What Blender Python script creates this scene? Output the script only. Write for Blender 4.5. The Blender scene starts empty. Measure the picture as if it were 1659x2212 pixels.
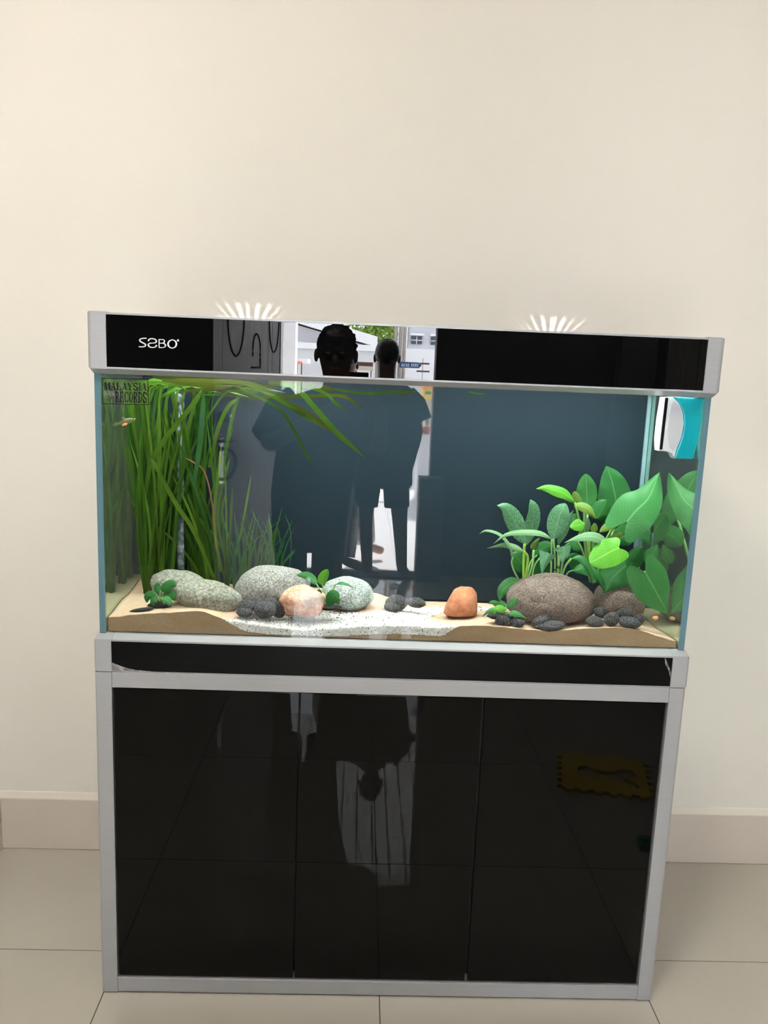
import bpy, bmesh, math, random
import numpy as np
from mathutils import Vector, Matrix, noise as mnoise

# ------------------------------------------------------------------ camera, world, sun, exposure
scene = bpy.context.scene
COL = scene.collection
CAM = Vector((-0.08124, -1.53363, 1.34513))
YAW, PITCH, ROLL, FPX = -0.03157, -0.17055, -0.04029, 1712.824
ROT = (Matrix.Rotation(YAW, 3, 'Z') @ Matrix.Rotation(PITCH, 3, 'X') @ Matrix.Rotation(ROLL, 3, 'Y'))
cam_data = bpy.data.cameras.new('camera')
cam = bpy.data.objects.new('camera', cam_data)
COL.objects.link(cam)
scene.camera = cam
cam_data.sensor_fit = 'HORIZONTAL'
cam_data.sensor_width = 36.0
cam_data.lens = FPX / 1659.0 * 36.0
cam_data.clip_start = 0.01
cr, cf, cu = ROT.col[0], ROT.col[1], ROT.col[2]
cam.matrix_world = Matrix(((cr.x, cu.x, -cf.x, CAM.x), (cr.y, cu.y, -cf.y, CAM.y), (cr.z, cu.z, -cf.z, CAM.z), (0, 0, 0, 1)))

world = bpy.data.worlds.new('sky')
scene.world = world
world.use_nodes = True
wbg = world.node_tree.nodes['Background']
wbg.inputs[0].default_value = (0.86, 0.93, 1.0, 1)
wbg.inputs[1].default_value = 24.0

sun_data = bpy.data.lights.new('sun', 'SUN')
sun_data.energy = 165.0
sun_data.angle = 0.01
sun_data.color = (1.0, 0.96, 0.9)
sun = bpy.data.objects.new('sun', sun_data)
COL.objects.link(sun)
sun.rotation_euler = (math.radians(54), 0, math.radians(8))

vs = scene.view_settings
vs.view_transform = 'Standard'
vs.look = 'None'
vs.exposure = 0.0
vs.gamma = 1.0
vs.use_curve_mapping = False
scene.cycles.max_bounces = 10
scene.cycles.diffuse_bounces = 4
scene.cycles.glossy_bounces = 6
scene.cycles.transparent_max_bounces = 24
scene.cycles.sample_clamp_indirect = 12.0

CEILING_LAMPS = [   # x, y, radius, power, colour
    (-0.50, -1.20, 0.22, 32.5, (1.0, 0.95, 0.88)),
    (1.35, -2.55, 0.10, 5.0, (1.0, 0.95, 0.90)),
]
TANK_LAMP_POWER = 5.6

# ------------------------------------------------------------------ helpers
def at(u, v, y):
    """point on the plane Y = y that stands at photo position (u, v)"""
    q = ROT @ Vector(((u - 829.5) / FPX, 1.0, -(v - 1106.0) / FPX))
    t = (y - CAM.y) / q.y
    return CAM + q * t

def mirrored(u, v, yv):
    """point behind the camera that is seen at (u, v) in the front panes, yv metres in front of them"""
    p = at(u, v, yv)
    return Vector((p.x, -p.y, p.z))

def px(y):
    return (y - CAM.y) / FPX * 1.01

def tag(o, label=None, cat=None, group=None, kind=None):
    if label: o['label'] = label
    if cat: o['category'] = cat
    if group: o['group'] = group
    if kind: o['kind'] = kind
    return o

def empty(name, loc=(0, 0, 0), label=None, cat=None, group=None):
    o = bpy.data.objects.new(name, None)
    COL.objects.link(o)
    o.location = loc
    o.empty_display_size = 0.05
    return tag(o, label, cat, group)

def link(name, me, mats, parent=None, smooth=False):
    o = bpy.data.objects.new(name, me)
    COL.objects.link(o)
    if not isinstance(mats, (list, tuple)): mats = [mats]
    for m in mats:
        if len(me.materials) < len(mats): me.materials.append(m)
    if smooth:
        me.polygons.foreach_set('use_smooth', [True] * len(me.polygons))
    if parent is not None:
        o.parent = parent
        # vertices are given in world space: undo the parent's transform
        o.matrix_parent_inverse = parent_world(parent).inverted()
    return o

def parent_world(p):
    m = Matrix.LocRotScale(p.location, p.rotation_euler, p.scale)
    if p.parent is not None:
        m = parent_world(p.parent) @ p.matrix_parent_inverse @ m
    return m

def mesh(name, verts, faces, uvs=None):
    me = bpy.data.meshes.new(name)
    me.from_pydata([tuple(v) for v in verts], [], faces)
    if uvs is not None:
        l = me.uv_layers.new(name='uv')
        li = 0
        for f in faces:
            for vi in f:
                l.data[li].uv = uvs[vi]
                li += 1
    me.update()
    return me

def box_bm(bm, x0, x1, y0, y1, z0, z1, bev=0.0):
    r = bmesh.ops.create_cube(bm, size=1.0)
    vs_ = r['verts']
    bmesh.ops.scale(bm, vec=(x1 - x0, y1 - y0, z1 - z0), verts=vs_)
    bmesh.ops.translate(bm, vec=((x0 + x1) / 2, (y0 + y1) / 2, (z0 + z1) / 2), verts=vs_)
    if bev > 0:
        es = list({e for v in vs_ for e in v.link_edges})
        bmesh.ops.bevel(bm, geom=es, offset=bev, segments=2, profile=0.5, affect='EDGES')

def box(name, x0, x1, y0, y1, z0, z1, mat, parent=None, bev=0.0):
    bm = bmesh.new()
    box_bm(bm, min(x0, x1), max(x0, x1), min(y0, y1), max(y0, y1), min(z0, z1), max(z0, z1), bev)
    me = bpy.data.meshes.new(name)
    bm.to_mesh(me); bm.free()
    return link(name, me, mat, parent)

def boxes(name, lst, mat, parent=None, bev=0.0):
    bm = bmesh.new()
    for b in lst: box_bm(bm, *b, bev)
    me = bpy.data.meshes.new(name)
    bm.to_mesh(me); bm.free()
    return link(name, me, mat, parent)

def prism_x(name, prof, x0, x1, mat, parent=None, bev=0.0):
    """profile of (y, z) points extruded along x"""
    n = len(prof)
    vv = [(x0, y, z) for y, z in prof] + [(x1, y, z) for y, z in prof]
    ff = [list(range(n))[::-1], list(range(n, 2 * n))]
    for i in range(n):
        j = (i + 1) % n
        ff.append([i, j, n + j, n + i])
    me = mesh(name, vv, ff)
    bm = bmesh.new(); bm.from_mesh(me)
    bmesh.ops.recalc_face_normals(bm, faces=bm.faces)
    if bev: bmesh.ops.bevel(bm, geom=list(bm.edges), offset=bev, segments=2, profile=0.5, affect='EDGES')
    bm.to_mesh(me); bm.free()
    return link(name, me, mat, parent)

def plate(name, pts, thick, mat, parent=None, axis='y', bev=0.0, smooth=False):
    """closed outline of 3D points pushed along an axis by thick"""
    d = {'x': Vector((1, 0, 0)), 'y': Vector((0, 1, 0)), 'z': Vector((0, 0, 1))}[axis] * thick
    n = len(pts)
    vv = [Vector(p) for p in pts] + [Vector(p) + d for p in pts]
    ff = [list(range(n)), list(range(n, 2 * n))[::-1]]
    for i in range(n):
        j = (i + 1) % n
        ff.append([i, n + i, n + j, j])
    me = mesh(name, vv, ff)
    bm = bmesh.new(); bm.from_mesh(me)
    bmesh.ops.recalc_face_normals(bm, faces=bm.faces)
    if bev:
        es = [e for e in bm.edges if len(e.link_faces) == 2 and any(len(f.verts) == n for f in e.link_faces)]
        bmesh.ops.bevel(bm, geom=es, offset=bev, segments=3, profile=0.5, affect='EDGES')
    bmesh.ops.triangulate(bm, faces=[f for f in bm.faces if len(f.verts) > 4])
    bm.to_mesh(me); bm.free()
    return link(name, me, mat, parent, smooth)

def crom(pts, n):
    """smooth curve through 3D points, n + 1 samples"""
    P = [Vector(p) for p in pts]
    if len(P) == 2: return [P[0].lerp(P[1], i / n) for i in range(n + 1)]
    P = [P[0] * 2 - P[1]] + P + [P[-1] * 2 - P[-2]]
    m = len(P) - 3
    out = []
    for i in range(n + 1):
        t = i / n * m
        k = min(int(t), m - 1)
        f = t - k
        a, b, c, d = P[k:k + 4]
        out.append(0.5 * ((2 * b) + (c - a) * f + (2 * a - 5 * b + 4 * c - d) * f * f + (3 * b - a - 3 * c + d) * f ** 3))
    return out

def tube_data(pts, radii, seg=8, flat=1.0, up=Vector((0, 0, 1)), V=None, F=None):
    V = [] if V is None else V
    F = [] if F is None else F
    base = len(V)
    n = len(pts)
    for i, p in enumerate(pts):
        t = (pts[min(i + 1, n - 1)] - pts[max(i - 1, 0)]).normalized()
        s = t.cross(up)
        if s.length < 1e-4: s = t.cross(Vector((0, 1, 0)))
        s.normalize()
        b = s.cross(t).normalized()
        r = radii[i] if isinstance(radii, (list, tuple)) else radii
        for k in range(seg):
            a = 2 * math.pi * k / seg
            V.append(p + s * (math.cos(a) * r) + b * (math.sin(a) * r * flat))
    for i in range(n - 1):
        for k in range(seg):
            k2 = (k + 1) % seg
            F.append([base + i * seg + k, base + i * seg + k2, base + (i + 1) * seg + k2, base + (i + 1) * seg + k])
    F.append([base + k for k in range(seg)][::-1])
    F.append([base + (n - 1) * seg + k for k in range(seg)])
    return V, F

def tube(name, pts, radii, mat, parent=None, seg=8, n=None, flat=1.0):
    pts = [Vector(p) for p in pts]
    if n:
        m = len(pts)
        if isinstance(radii, (list, tuple)):
            rr = [float(np.interp(i / n * (m - 1), range(m), radii)) for i in range(n + 1)]
        else: rr = radii
        pts = crom(pts, n); radii = rr
    V, F = tube_data(pts, radii, seg, flat)
    return link(name, mesh(name, V, F), mat, parent, True)

# ------------------------------------------------------------------ materials
MATS = {}
class NT:
    def __init__(s, name):
        s.m = bpy.data.materials.new(name); s.m.use_nodes = True
        s.t = s.m.node_tree; s.n = s.t.nodes; s.l = s.t.links
        s.out = s.n['Material Output']; s.p = s.n['Principled BSDF']
    def node(s, typ, **kw):
        nd = s.n.new(typ)
        for k, v in kw.items():
            if hasattr(nd, k): setattr(nd, k, v)
        return nd
    def put(s, nd, i, val):
        if hasattr(val, 'links'): s.l.new(val, nd.inputs[i])
        else: nd.inputs[i].default_value = val
    def coord(s, kind='Object'):
        return s.node('ShaderNodeTexCoord').outputs[kind]
    def noise(s, scale, vec=None, detail=4.0, rough=0.55, out='Fac'):
        nd = s.node('ShaderNodeTexNoise')
        nd.inputs['Scale'].default_value = scale
        nd.inputs['Detail'].default_value = detail
        nd.inputs['Roughness'].default_value = rough
        s.l.new(vec if vec is not None else s.coord(), nd.inputs['Vector'])
        return nd.outputs[out]
    def mapping(s, vec, scale=(1, 1, 1), rot=(0, 0, 0), loc=(0, 0, 0)):
        nd = s.node('ShaderNodeMapping')
        nd.inputs['Scale'].default_value = scale
        nd.inputs['Rotation'].default_value = rot
        nd.inputs['Location'].default_value = loc
        s.l.new(vec, nd.inputs['Vector'])
        return nd.outputs[0]
    def ramp(s, fac, stops, interp='LINEAR'):
        nd = s.node('ShaderNodeValToRGB')
        cr_ = nd.color_ramp; cr_.interpolation = interp
        while len(cr_.elements) < len(stops): cr_.elements.new(0.5)
        for e, (p, c) in zip(cr_.elements, stops):
            e.position = p
            e.color = (c, c, c, 1) if isinstance(c, (int, float)) else (c[0], c[1], c[2], 1)
        s.l.new(fac, nd.inputs[0])
        return nd.outputs[0]
    def mix(s, fac, a, b, mode='MIX'):
        nd = s.node('ShaderNodeMix'); nd.data_type = 'RGBA'; nd.blend_type = mode
        for i, v in ((0, fac), (6, a), (7, b)):
            if hasattr(v, 'links'): s.l.new(v, nd.inputs[i])
            elif isinstance(v, (int, float)): nd.inputs[i].default_value = v if i == 0 else (v, v, v, 1)
            else: nd.inputs[i].default_value = (v[0], v[1], v[2], 1)
        return nd.outputs[2]
    def math(s, op, a, b=0.0):
        nd = s.node('ShaderNodeMath'); nd.operation = op
        s.put(nd, 0, a); s.put(nd, 1, b)
        return nd.outputs[0]
    def bump(s, h, strength=0.3, dist=0.002):
        nd = s.node('ShaderNodeBump')
        nd.inputs['Strength'].default_value = strength
        nd.inputs['Distance'].default_value = dist
        s.l.new(h, nd.inputs['Height'])
        s.l.new(nd.outputs[0], s.p.inputs['Normal'])
    def set(s, color=None, rough=None, metal=None, spec=None, ior=None, coat=None):
        P = s.p.inputs
        if color is not None:
            if hasattr(color, 'links'): s.l.new(color, P['Base Color'])
            else: P['Base Color'].default_value = (color[0], color[1], color[2], 1)
        if rough is not None:
            if hasattr(rough, 'links'): s.l.new(rough, P['Roughness'])
            else: P['Roughness'].default_value = rough
        if metal is not None: P['Metallic'].default_value = metal
        if spec is not None: P['Specular IOR Level'].default_value = spec
        if ior is not None: P['IOR'].default_value = ior
        if coat is not None: P['Coat Weight'].default_value = coat
        return s

def simple(name, color, rough=0.6, metal=0.0, spec=0.5, var=0.0, vscale=20.0, bump=0.0, bscale=80.0):
    if name in MATS: return MATS[name]
    t = NT(name)
    c = color
    if var > 0:
        f = t.noise(vscale)
        c = t.mix(f, [x * (1 - var) for x in color], [min(1, x * (1 + var)) for x in color])
    t.set(c, rough, metal, spec)
    if bump > 0: t.bump(t.noise(bscale), bump)
    MATS[name] = t.m
    return t.m

# wall plaster: cream paint with faint roller texture and a few smudges
t = NT('cream_wall_paint')
f = t.noise(3.0, detail=3)
c = t.mix(f, (0.735, 0.69, 0.61), (0.775, 0.73, 0.655))
sm = t.ramp(t.noise(11.0, detail=6, rough=0.7), [(0.72, 0.0), (0.80, 1.0)])
c = t.mix(t.math('MULTIPLY', sm, 0.05), c, (0.45, 0.40, 0.34))
t.set(c, 0.55, 0, 0.3)
t.bump(t.noise(160, detail=2), 0.05, 0.001)
M_WALL = t.m
M_CEIL = simple('white_ceiling_paint', (0.82, 0.80, 0.76), 0.8, var=0.02)
M_FRONTWALL = simple('dark_feature_wall_paint', (0.035, 0.034, 0.034), 0.8, var=0.1, vscale=4)
M_TRANSOM = simple('light_plaster_over_door', (0.45, 0.43, 0.40), 0.8, var=0.04, vscale=4)
t = NT('polished_floor_tile')
f = t.noise(2.2, detail=3)
c = t.mix(f, (0.46, 0.425, 0.36), (0.515, 0.48, 0.41))
sp = t.ramp(t.noise(45.0, detail=4), [(0.76, 0.0), (0.80, 1.0)])
c = t.mix(t.math('MULTIPLY', sp, 0.12), c, (0.22, 0.18, 0.13))
t.set(c, t.ramp(t.noise(5.0), [(0.3, 0.010), (0.7, 0.018)]), 0, 0.8)
M_TILE = t.m
M_GROUT = simple('dark_grout', (0.10, 0.085, 0.07), 0.9, var=0.2, vscale=60)
M_SKIRT = simple('beige_skirting_tile', (0.60, 0.525, 0.45), 0.16, var=0.04, vscale=6)
M_CAULK = simple('cream_caulk_edge', (0.72, 0.66, 0.56), 0.6, var=0.03)

t = NT('brushed_silver_aluminium')
g = t.noise(8.0, t.mapping(t.coord(), (1.0, 30.0, 30.0)), detail=3)
t.set(t.mix(g, (0.37, 0.375, 0.39), (0.42, 0.425, 0.435)), 0.42, 0.35, 0.5)
M_SILVER = t.m
t = NT('black_glass_panel')
t.set((0.0018, 0.0018, 0.002), 0.0, 0, 0.5, 1.6)
M_BLACKGLASS = t.m
t = NT('black_gloss_door')
dust = t.ramp(t.noise(60.0, detail=5, rough=0.7), [(0.73, 0.0), (0.78, 1.0)])
t.set(t.mix(t.math('MULTIPLY', dust, 0.02), (0.0018, 0.0018, 0.0018), (0.3, 0.3, 0.3)), 0.0, 0, 0.5, 1.27)
M_BLACKDOOR = t.m
t = NT('black_satin_fascia')
sc_ = t.ramp(t.noise(9.0, t.mapping(t.coord(), (1, 8, 8)), detail=5), [(0.6, 0.0), (0.8, 1.0)])
t.set(t.mix(sc_, (0.004, 0.004, 0.0042), (0.007, 0.007, 0.0074)), 0.30, 0, 0.10)
M_FASCIA = t.m
M_BLACKPLASTIC = simple('matt_black_plastic', (0.012, 0.012, 0.013), 0.5)
M_LOGO = simple('silver_logo_print', (0.72, 0.72, 0.74), 0.35, 0.2)
M_WHITEPRINT = simple('white_print', (0.85, 0.85, 0.85), 0.5)
M_BLACKPRINT = simple('black_print', (0.004, 0.004, 0.004), 0.7, 0.0, 0.1)

def pane_material(name, tint, mirror):
    t = NT(name)
    tr = t.node('ShaderNodeBsdfTransparent'); tr.inputs[0].default_value = (*tint, 1)
    gl = t.node('ShaderNodeBsdfGlossy'); gl.inputs['Roughness'].default_value = 0.0
    mx = t.node('ShaderNodeMixShader')
    geo = t.node('ShaderNodeNewGeometry')
    front = t.math('SUBTRACT', 1.0, geo.outputs['Backfacing'])
    if mirror:
        # total internal reflection of the wet side pane, for glancing directions only
        lw = t.node('ShaderNodeLayerWeight'); lw.inputs[0].default_value = 0.5
        f = t.ramp(lw.outputs['Facing'], [(0.28, 0.05), (0.36, 0.93)])
        gl.inputs['Color'].default_value = (0.62, 0.78, 0.66, 1)
    else:
        fr = t.node('ShaderNodeFresnel'); fr.inputs[0].default_value = 1.5
        f = fr.outputs[0]
        gl.inputs['Color'].default_value = (1, 1, 1, 1)
    t.put(mx, 0, t.math('MULTIPLY', f, front))
    t.l.new(tr.outputs[0], mx.inputs[1]); t.l.new(gl.outputs[0], mx.inputs[2])
    t.l.new(mx.outputs[0], t.out.inputs[0])
    return t.m
M_PANE = pane_material('clear_aquarium_glass', (0.97, 0.985, 0.98), False)
M_WETPANE = pane_material('wet_side_glass', (0.9, 0.95, 0.93), True)
t = NT('green_glass_edge')
g = t.noise(6.0, t.mapping(t.coord(), (40, 40, 1.0)), detail=2)
t.set(t.mix(g, (0.075, 0.16, 0.20), (0.13, 0.235, 0.27)), 0.12, 0, 0.5)
M_GLASSEDGE = t.m
M_SEAL = simple('pale_glass_seam', (0.17, 0.27, 0.30), 0.3, var=0.15, vscale=30)
t = NT('blue_grey_backdrop')
g = t.noise(4.0, detail=4)
t.set(t.mix(g, (0.0090, 0.0170, 0.0240), (0.0115, 0.0210, 0.0290)), 0.5, 0, 0.1)
M_BACKDROP = t.m

t = NT('wet_beige_sand')
n1 = t.noise(900.0, detail=2); n2 = t.noise(14.0, detail=4)
c = t.mix(t.ramp(n1, [(0.25, 0.0), (0.75, 1.0)]), (0.34, 0.22, 0.13), (0.74, 0.56, 0.42))
c = t.mix(t.math('MULTIPLY', t.ramp(n2, [(0.4, 0.0), (0.7, 1.0)]), 0.35), c, (0.60, 0.36, 0.24))
t.set(c, 0.9, 0, 0.2); t.bump(n1, 0.6, 0.0015)
M_SAND = t.m
t = NT('shaded_brown_sand')  # sand sides: browner, with the dimmer light there put into the colour
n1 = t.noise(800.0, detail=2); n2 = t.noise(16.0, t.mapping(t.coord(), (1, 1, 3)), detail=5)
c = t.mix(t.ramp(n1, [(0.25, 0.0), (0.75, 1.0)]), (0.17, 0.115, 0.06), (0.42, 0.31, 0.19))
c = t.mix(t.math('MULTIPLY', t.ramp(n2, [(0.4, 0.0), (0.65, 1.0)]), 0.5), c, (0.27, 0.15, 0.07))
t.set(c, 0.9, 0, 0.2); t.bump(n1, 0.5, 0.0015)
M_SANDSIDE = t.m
t = NT('white_gravel')
geo = t.node('ShaderNodeNewGeometry')
c = t.ramp(geo.outputs['Random Per Island'], [(0.0, (0.05, 0.06, 0.06)), (0.03, (0.08, 0.08, 0.075)), (0.035, (0.45, 0.42, 0.36)), (0.10, (0.62, 0.60, 0.54)), (0.3, (0.78, 0.79, 0.76)), (1.0, (0.92, 0.92, 0.90))])
t.set(c, 0.7, 0, 0.3)
M_GRAVEL = t.m

def stone_material(name, base, dark, light, scale, bump, patch=None, pscale=6.0):
    t = NT(name)
    n1 = t.noise(scale, detail=3, rough=0.7)
    c = t.ramp(n1, [(0.34, dark), (0.5, base), (0.66, light)])
    n2 = t.noise(scale * 0.12, detail=3)
    c = t.mix(t.math('MULTIPLY', t.ramp(n2, [(0.35, 0.0), (0.7, 1.0)]), 0.3), c, dark)
    if patch is not None:
        n3 = t.noise(pscale, detail=5, rough=0.65)
        c = t.mix(t.ramp(n3, [(0.54, 0.0), (0.64, 0.6)]), c, patch)
    t.set(c, 0.85, 0, 0.25)
    t.bump(n1, bump, 0.003)
    return t.m
M_STONE_GREY = stone_material('speckled_grey_granite', (0.27, 0.26, 0.235), (0.10, 0.10, 0.095), (0.52, 0.50, 0.46), 260, 0.5)
M_STONE_GREEN = stone_material('grey_green_granite', (0.25, 0.25, 0.20), (0.11, 0.11, 0.085), (0.46, 0.44, 0.36), 190, 0.4)
M_STONE_PALE = stone_material('pale_speckled_granite', (0.33, 0.37, 0.34), (0.10, 0.12, 0.11), (0.66, 0.70, 0.66), 300, 0.4)
M_STONE_PINK = stone_material('pink_orange_granite', (0.64, 0.33, 0.22), (0.42, 0.21, 0.14), (0.80, 0.50, 0.38), 120, 0.7, (0.42, 0.40, 0.36), 18)
M_STONE_RED = stone_material('terracotta_sandstone', (0.46, 0.185, 0.095), (0.36, 0.13, 0.065), (0.56, 0.26, 0.15), 60, 0.5)
M_STONE_BROWN = stone_material('brown_volcanic_rock', (0.20, 0.145, 0.12), (0.055, 0.04, 0.033), (0.36, 0.29, 0.255), 420, 1.0)
t = NT('black_lava_stone')
vo = t.node('ShaderNodeTexVoronoi'); vo.inputs['Scale'].default_value = 420
t.l.new(t.coord(), vo.inputs['Vector'])
n1 = t.noise(560, detail=3)
c = t.mix(t.ramp(n1, [(0.48, 0.0), (0.62, 1.0)]), (0.028, 0.028, 0.03), (0.16, 0.16, 0.165))
t.set(c, 0.9, 0, 0.25); t.bump(n1, 1.0, 0.003)
M_LAVA = t.m

def leaf_material(name, a, b, vein=None, trans=0.28, speck=None, rough=0.4, veins=14.0):
    t = NT(name)
    info = t.node('ShaderNodeObjectInfo')
    c = t.mix(info.outputs['Random'], a, b)
    uv = t.node('ShaderNodeUVMap'); uv.uv_map = 'uv'
    sx = t.node('ShaderNodeSeparateXYZ'); t.l.new(uv.outputs[0], sx.inputs[0])
    s_abs = t.math('ABSOLUTE', t.math('SUBTRACT', sx.outputs[1], 0.5))
    c = t.mix(t.math('MULTIPLY', t.noise(35.0, detail=2), 0.45), c, [x * 0.62 for x in a])
    if vein is not None:
        ph = t.math('SUBTRACT', t.math('MULTIPLY', sx.outputs[0], veins * 6.2832), t.math('MULTIPLY', s_abs, veins * 5.5))
        w = t.math('SINE', ph)
        lat = t.ramp(t.math('MULTIPLY_ADD', w, 0.5), [(0.42, 0.0), (0.5, 1.0)])
        c = t.mix(t.math('MULTIPLY', lat, 0.08), c, vein)
        mid = t.ramp(s_abs, [(0.012, 1.0), (0.03, 0.0)])
        c = t.mix(t.math('MULTIPLY', mid, 0.8), c, vein)
    if speck is not None:
        v2 = t.mapping(uv.outputs[0], (24, 60, 1), (0, 0, 0.35))
        n3 = t.noise(1.0, v2, detail=3, rough=0.7)
        c = t.mix(t.ramp(n3, [(0.50, 0.0), (0.62, 0.85)]), c, speck)
    t.set(c, rough, 0, 0.2)
    if vein is not None:
        t.bump(w, 0.06, 0.0015)
    tl = t.node('ShaderNodeBsdfTranslucent'); t.l.new(c, tl.inputs[0])
    mx = t.node('ShaderNodeMixShader'); mx.inputs[0].default_value = trans
    t.l.new(t.p.outputs[0], mx.inputs[1]); t.l.new(tl.outputs[0], mx.inputs[2])
    t.l.new(mx.outputs[0], t.out.inputs[0])
    return t.m
M_BLADE = leaf_material('grass_blade_green', (0.016, 0.072, 0.007), (0.10, 0.195, 0.013), None, 0.35)
M_BLADE_DARK = leaf_material('dark_grass_blade', (0.02, 0.09, 0.03), (0.045, 0.15, 0.045), None, 0.3)
M_BLADE_OLIVE = leaf_material('olive_floating_blade', (0.030, 0.040, 0.006), (0.055, 0.068, 0.009), None, 0.35)
M_BLADE_FLOAT = leaf_material('dark_floating_blade', (0.022, 0.065, 0.006), (0.045, 0.10, 0.008), None, 0.35)
M_BLADE_BROWN = simple('brown_dying_blade', (0.20, 0.085, 0.03), 0.6)
M_LEAF = leaf_material('broad_green_leaf', (0.036, 0.175, 0.048), (0.058, 0.225, 0.058), (0.13, 0.33, 0.12), 0.25, None, 0.4)
M_LEAF_BRIGHT = leaf_material('bright_lime_leaf', (0.09, 0.34, 0.03), (0.13, 0.42, 0.035), (0.25, 0.56, 0.10), 0.3, None, 0.35, 8)
M_LEAF_DARK = leaf_material('deep_green_leaf', (0.018, 0.12, 0.028), (0.03, 0.16, 0.035), (0.06, 0.24, 0.06), 0.2, None, 0.35)
M_LEAF_PALE = leaf_material('pale_grey_green_leaf', (0.14, 0.29, 0.135), (0.19, 0.35, 0.17), (0.32, 0.48, 0.28), 0.25, None, 0.5, 9)
M_LEAF_SPECK = leaf_material('white_flecked_leaf', (0.040, 0.20, 0.075), (0.058, 0.25, 0.09), (0.18, 0.40, 0.2), 0.25, (0.42, 0.62, 0.45), 0.4, 10)
M_LEAF_OLIVE = leaf_material('olive_leaf', (0.11, 0.22, 0.035), (0.16, 0.27, 0.045), (0.25, 0.36, 0.1), 0.3, None, 0.4)
M_STEM = simple('pale_green_stem', (0.22, 0.42, 0.13), 0.5, var=0.2)
M_STEM_LIME = simple('lime_stem', (0.32, 0.52, 0.07), 0.5, var=0.2)
M_ROOT = simple('dark_root_clump', (0.015, 0.014, 0.012), 0.9, var=0.4, vscale=60, bump=0.6, bscale=200)

# ------------------------------------------------------------------ the room
WALL_Y, LEFT_X, RIGHT_X, DOOR_Y, CEIL_Z = 0.5275, -1.0525, 3.1, -3.72, 2.95
FAR_LEFT = -3.2
DOOR_L, DOOR_R, DOOR_H = -0.625, 0.385, 2.33

fl = box('floor', FAR_LEFT - 0.1, RIGHT_X + 0.1, DOOR_Y - 0.12, WALL_Y + 0.1, -0.08, -0.0015, M_GROUT)
tag(fl, 'polished beige tiled floor under the aquarium stand', None, None, 'structure')
tile_me = None
for i in range(-6, 6):
    for j in range(-7, 1):
        x0, y0 = i * 0.6, 0.1267 + j * 0.6
        x1, y1 = x0 + 0.6, y0 + 0.6
        cx0, cx1 = max(x0 + 0.0014, FAR_LEFT), min(x1 - 0.0014, RIGHT_X)
        cy0, cy1 = max(y0 + 0.0014, DOOR_Y), min(y1 - 0.0014, WALL_Y)
        if cx1 - cx0 < 0.02 or cy1 - cy0 < 0.02: continue
        if abs((cx1 - cx0) - 0.5972) < 1e-5 and abs((cy1 - cy0) - 0.5972) < 1e-5:
            if tile_me is None:
                bm = bmesh.new(); box_bm(bm, -0.2986, 0.2986, -0.2986, 0.2986, -0.01, 0.0)
                tile_me = bpy.data.meshes.new('tile'); bm.to_mesh(tile_me); bm.free(); tile_me.materials.append(M_TILE)
            o = bpy.data.objects.new('tile', tile_me); COL.objects.link(o); o.parent = fl
            o.location = (x0 + 0.3, y0 + 0.3, 0)
        else:
            box('tile', cx0, cx1, cy0, cy1, -0.01, 0.0, M_TILE, fl)

tag(box('wall_back', FAR_LEFT - 0.1, RIGHT_X + 0.1, WALL_Y, WALL_Y + 0.1, 0.0, CEIL_Z, M_WALL), 'plain cream wall behind the aquarium', None, None, 'structure')
tag(box('wall_left', LEFT_X - 0.12, LEFT_X, -0.95, WALL_Y, 0.0, CEIL_Z, M_WALL), 'cream return wall left of the aquarium', None, None, 'structure')
tag(box('wall_far_left', FAR_LEFT - 0.1, FAR_LEFT, DOOR_Y - 0.1, WALL_Y, 0.0, CEIL_Z, M_WALL), 'cream far side wall of the room', None, None, 'structure')
tag(box('wall_right', RIGHT_X, RIGHT_X + 0.1, DOOR_Y - 0.1, WALL_Y, 0.0, CEIL_Z, M_WALL), 'cream side wall right of the aquarium', None, None, 'structure')
wf = tag(boxes('wall_front', [(FAR_LEFT - 0.1, DOOR_L - 0.05, DOOR_Y - 0.12, DOOR_Y, 0, CEIL_Z), (DOOR_R + 0.05, RIGHT_X + 0.1, DOOR_Y - 0.12, DOOR_Y, 0, CEIL_Z)], M_FRONTWALL), 'dark wall around the front doorway', None, None, 'structure')
box('transom', DOOR_L - 0.05, DOOR_R + 0.05, DOOR_Y - 0.12, DOOR_Y, DOOR_H + 0.08, CEIL_Z, M_TRANSOM, wf)
tag(box('ceiling', FAR_LEFT - 0.1, RIGHT_X + 0.1, DOOR_Y - 0.12, WALL_Y + 0.1, CEIL_Z, CEIL_Z + 0.1, M_CEIL), 'white plaster ceiling', None, None, 'structure')
# skirting of tiles with a cream bead on top
bb = tag(box('baseboard_back', LEFT_X, RIGHT_X, WALL_Y - 0.004, WALL_Y, 0.0, 0.1505, M_GROUT), 'beige tile skirting along the back wall', None, None, 'structure')
for i in range(-3, 6):
    x0, x1 = max(i * 0.6 + 0.001, LEFT_X), min(i * 0.6 + 0.6 - 0.001, RIGHT_X)
    if x1 - x0 > 0.02: box('tile', x0, x1, WALL_Y - 0.010, WALL_Y - 0.003, 0.001, 0.1505, M_SKIRT, bb, 0.001)
prism_x('caulk_bead', [(WALL_Y, 0.1505), (WALL_Y - 0.010, 0.1505), (WALL_Y - 0.010, 0.153), (WALL_Y - 0.003, 0.168), (WALL_Y, 0.170)], LEFT_X, RIGHT_X, M_CAULK, bb)
bl = tag(box('baseboard_left', LEFT_X, LEFT_X + 0.008, -0.95, WALL_Y - 0.01, 0.0, 0.1505, M_SKIRT), 'beige tile skirting along the left wall', None, None, 'structure')
tag(box('baseboard_right', RIGHT_X - 0.008, RIGHT_X, DOOR_Y, WALL_Y - 0.01, 0.0, 0.1505, M_SKIRT), 'beige tile skirting along the right wall', None, None, 'structure')

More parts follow.
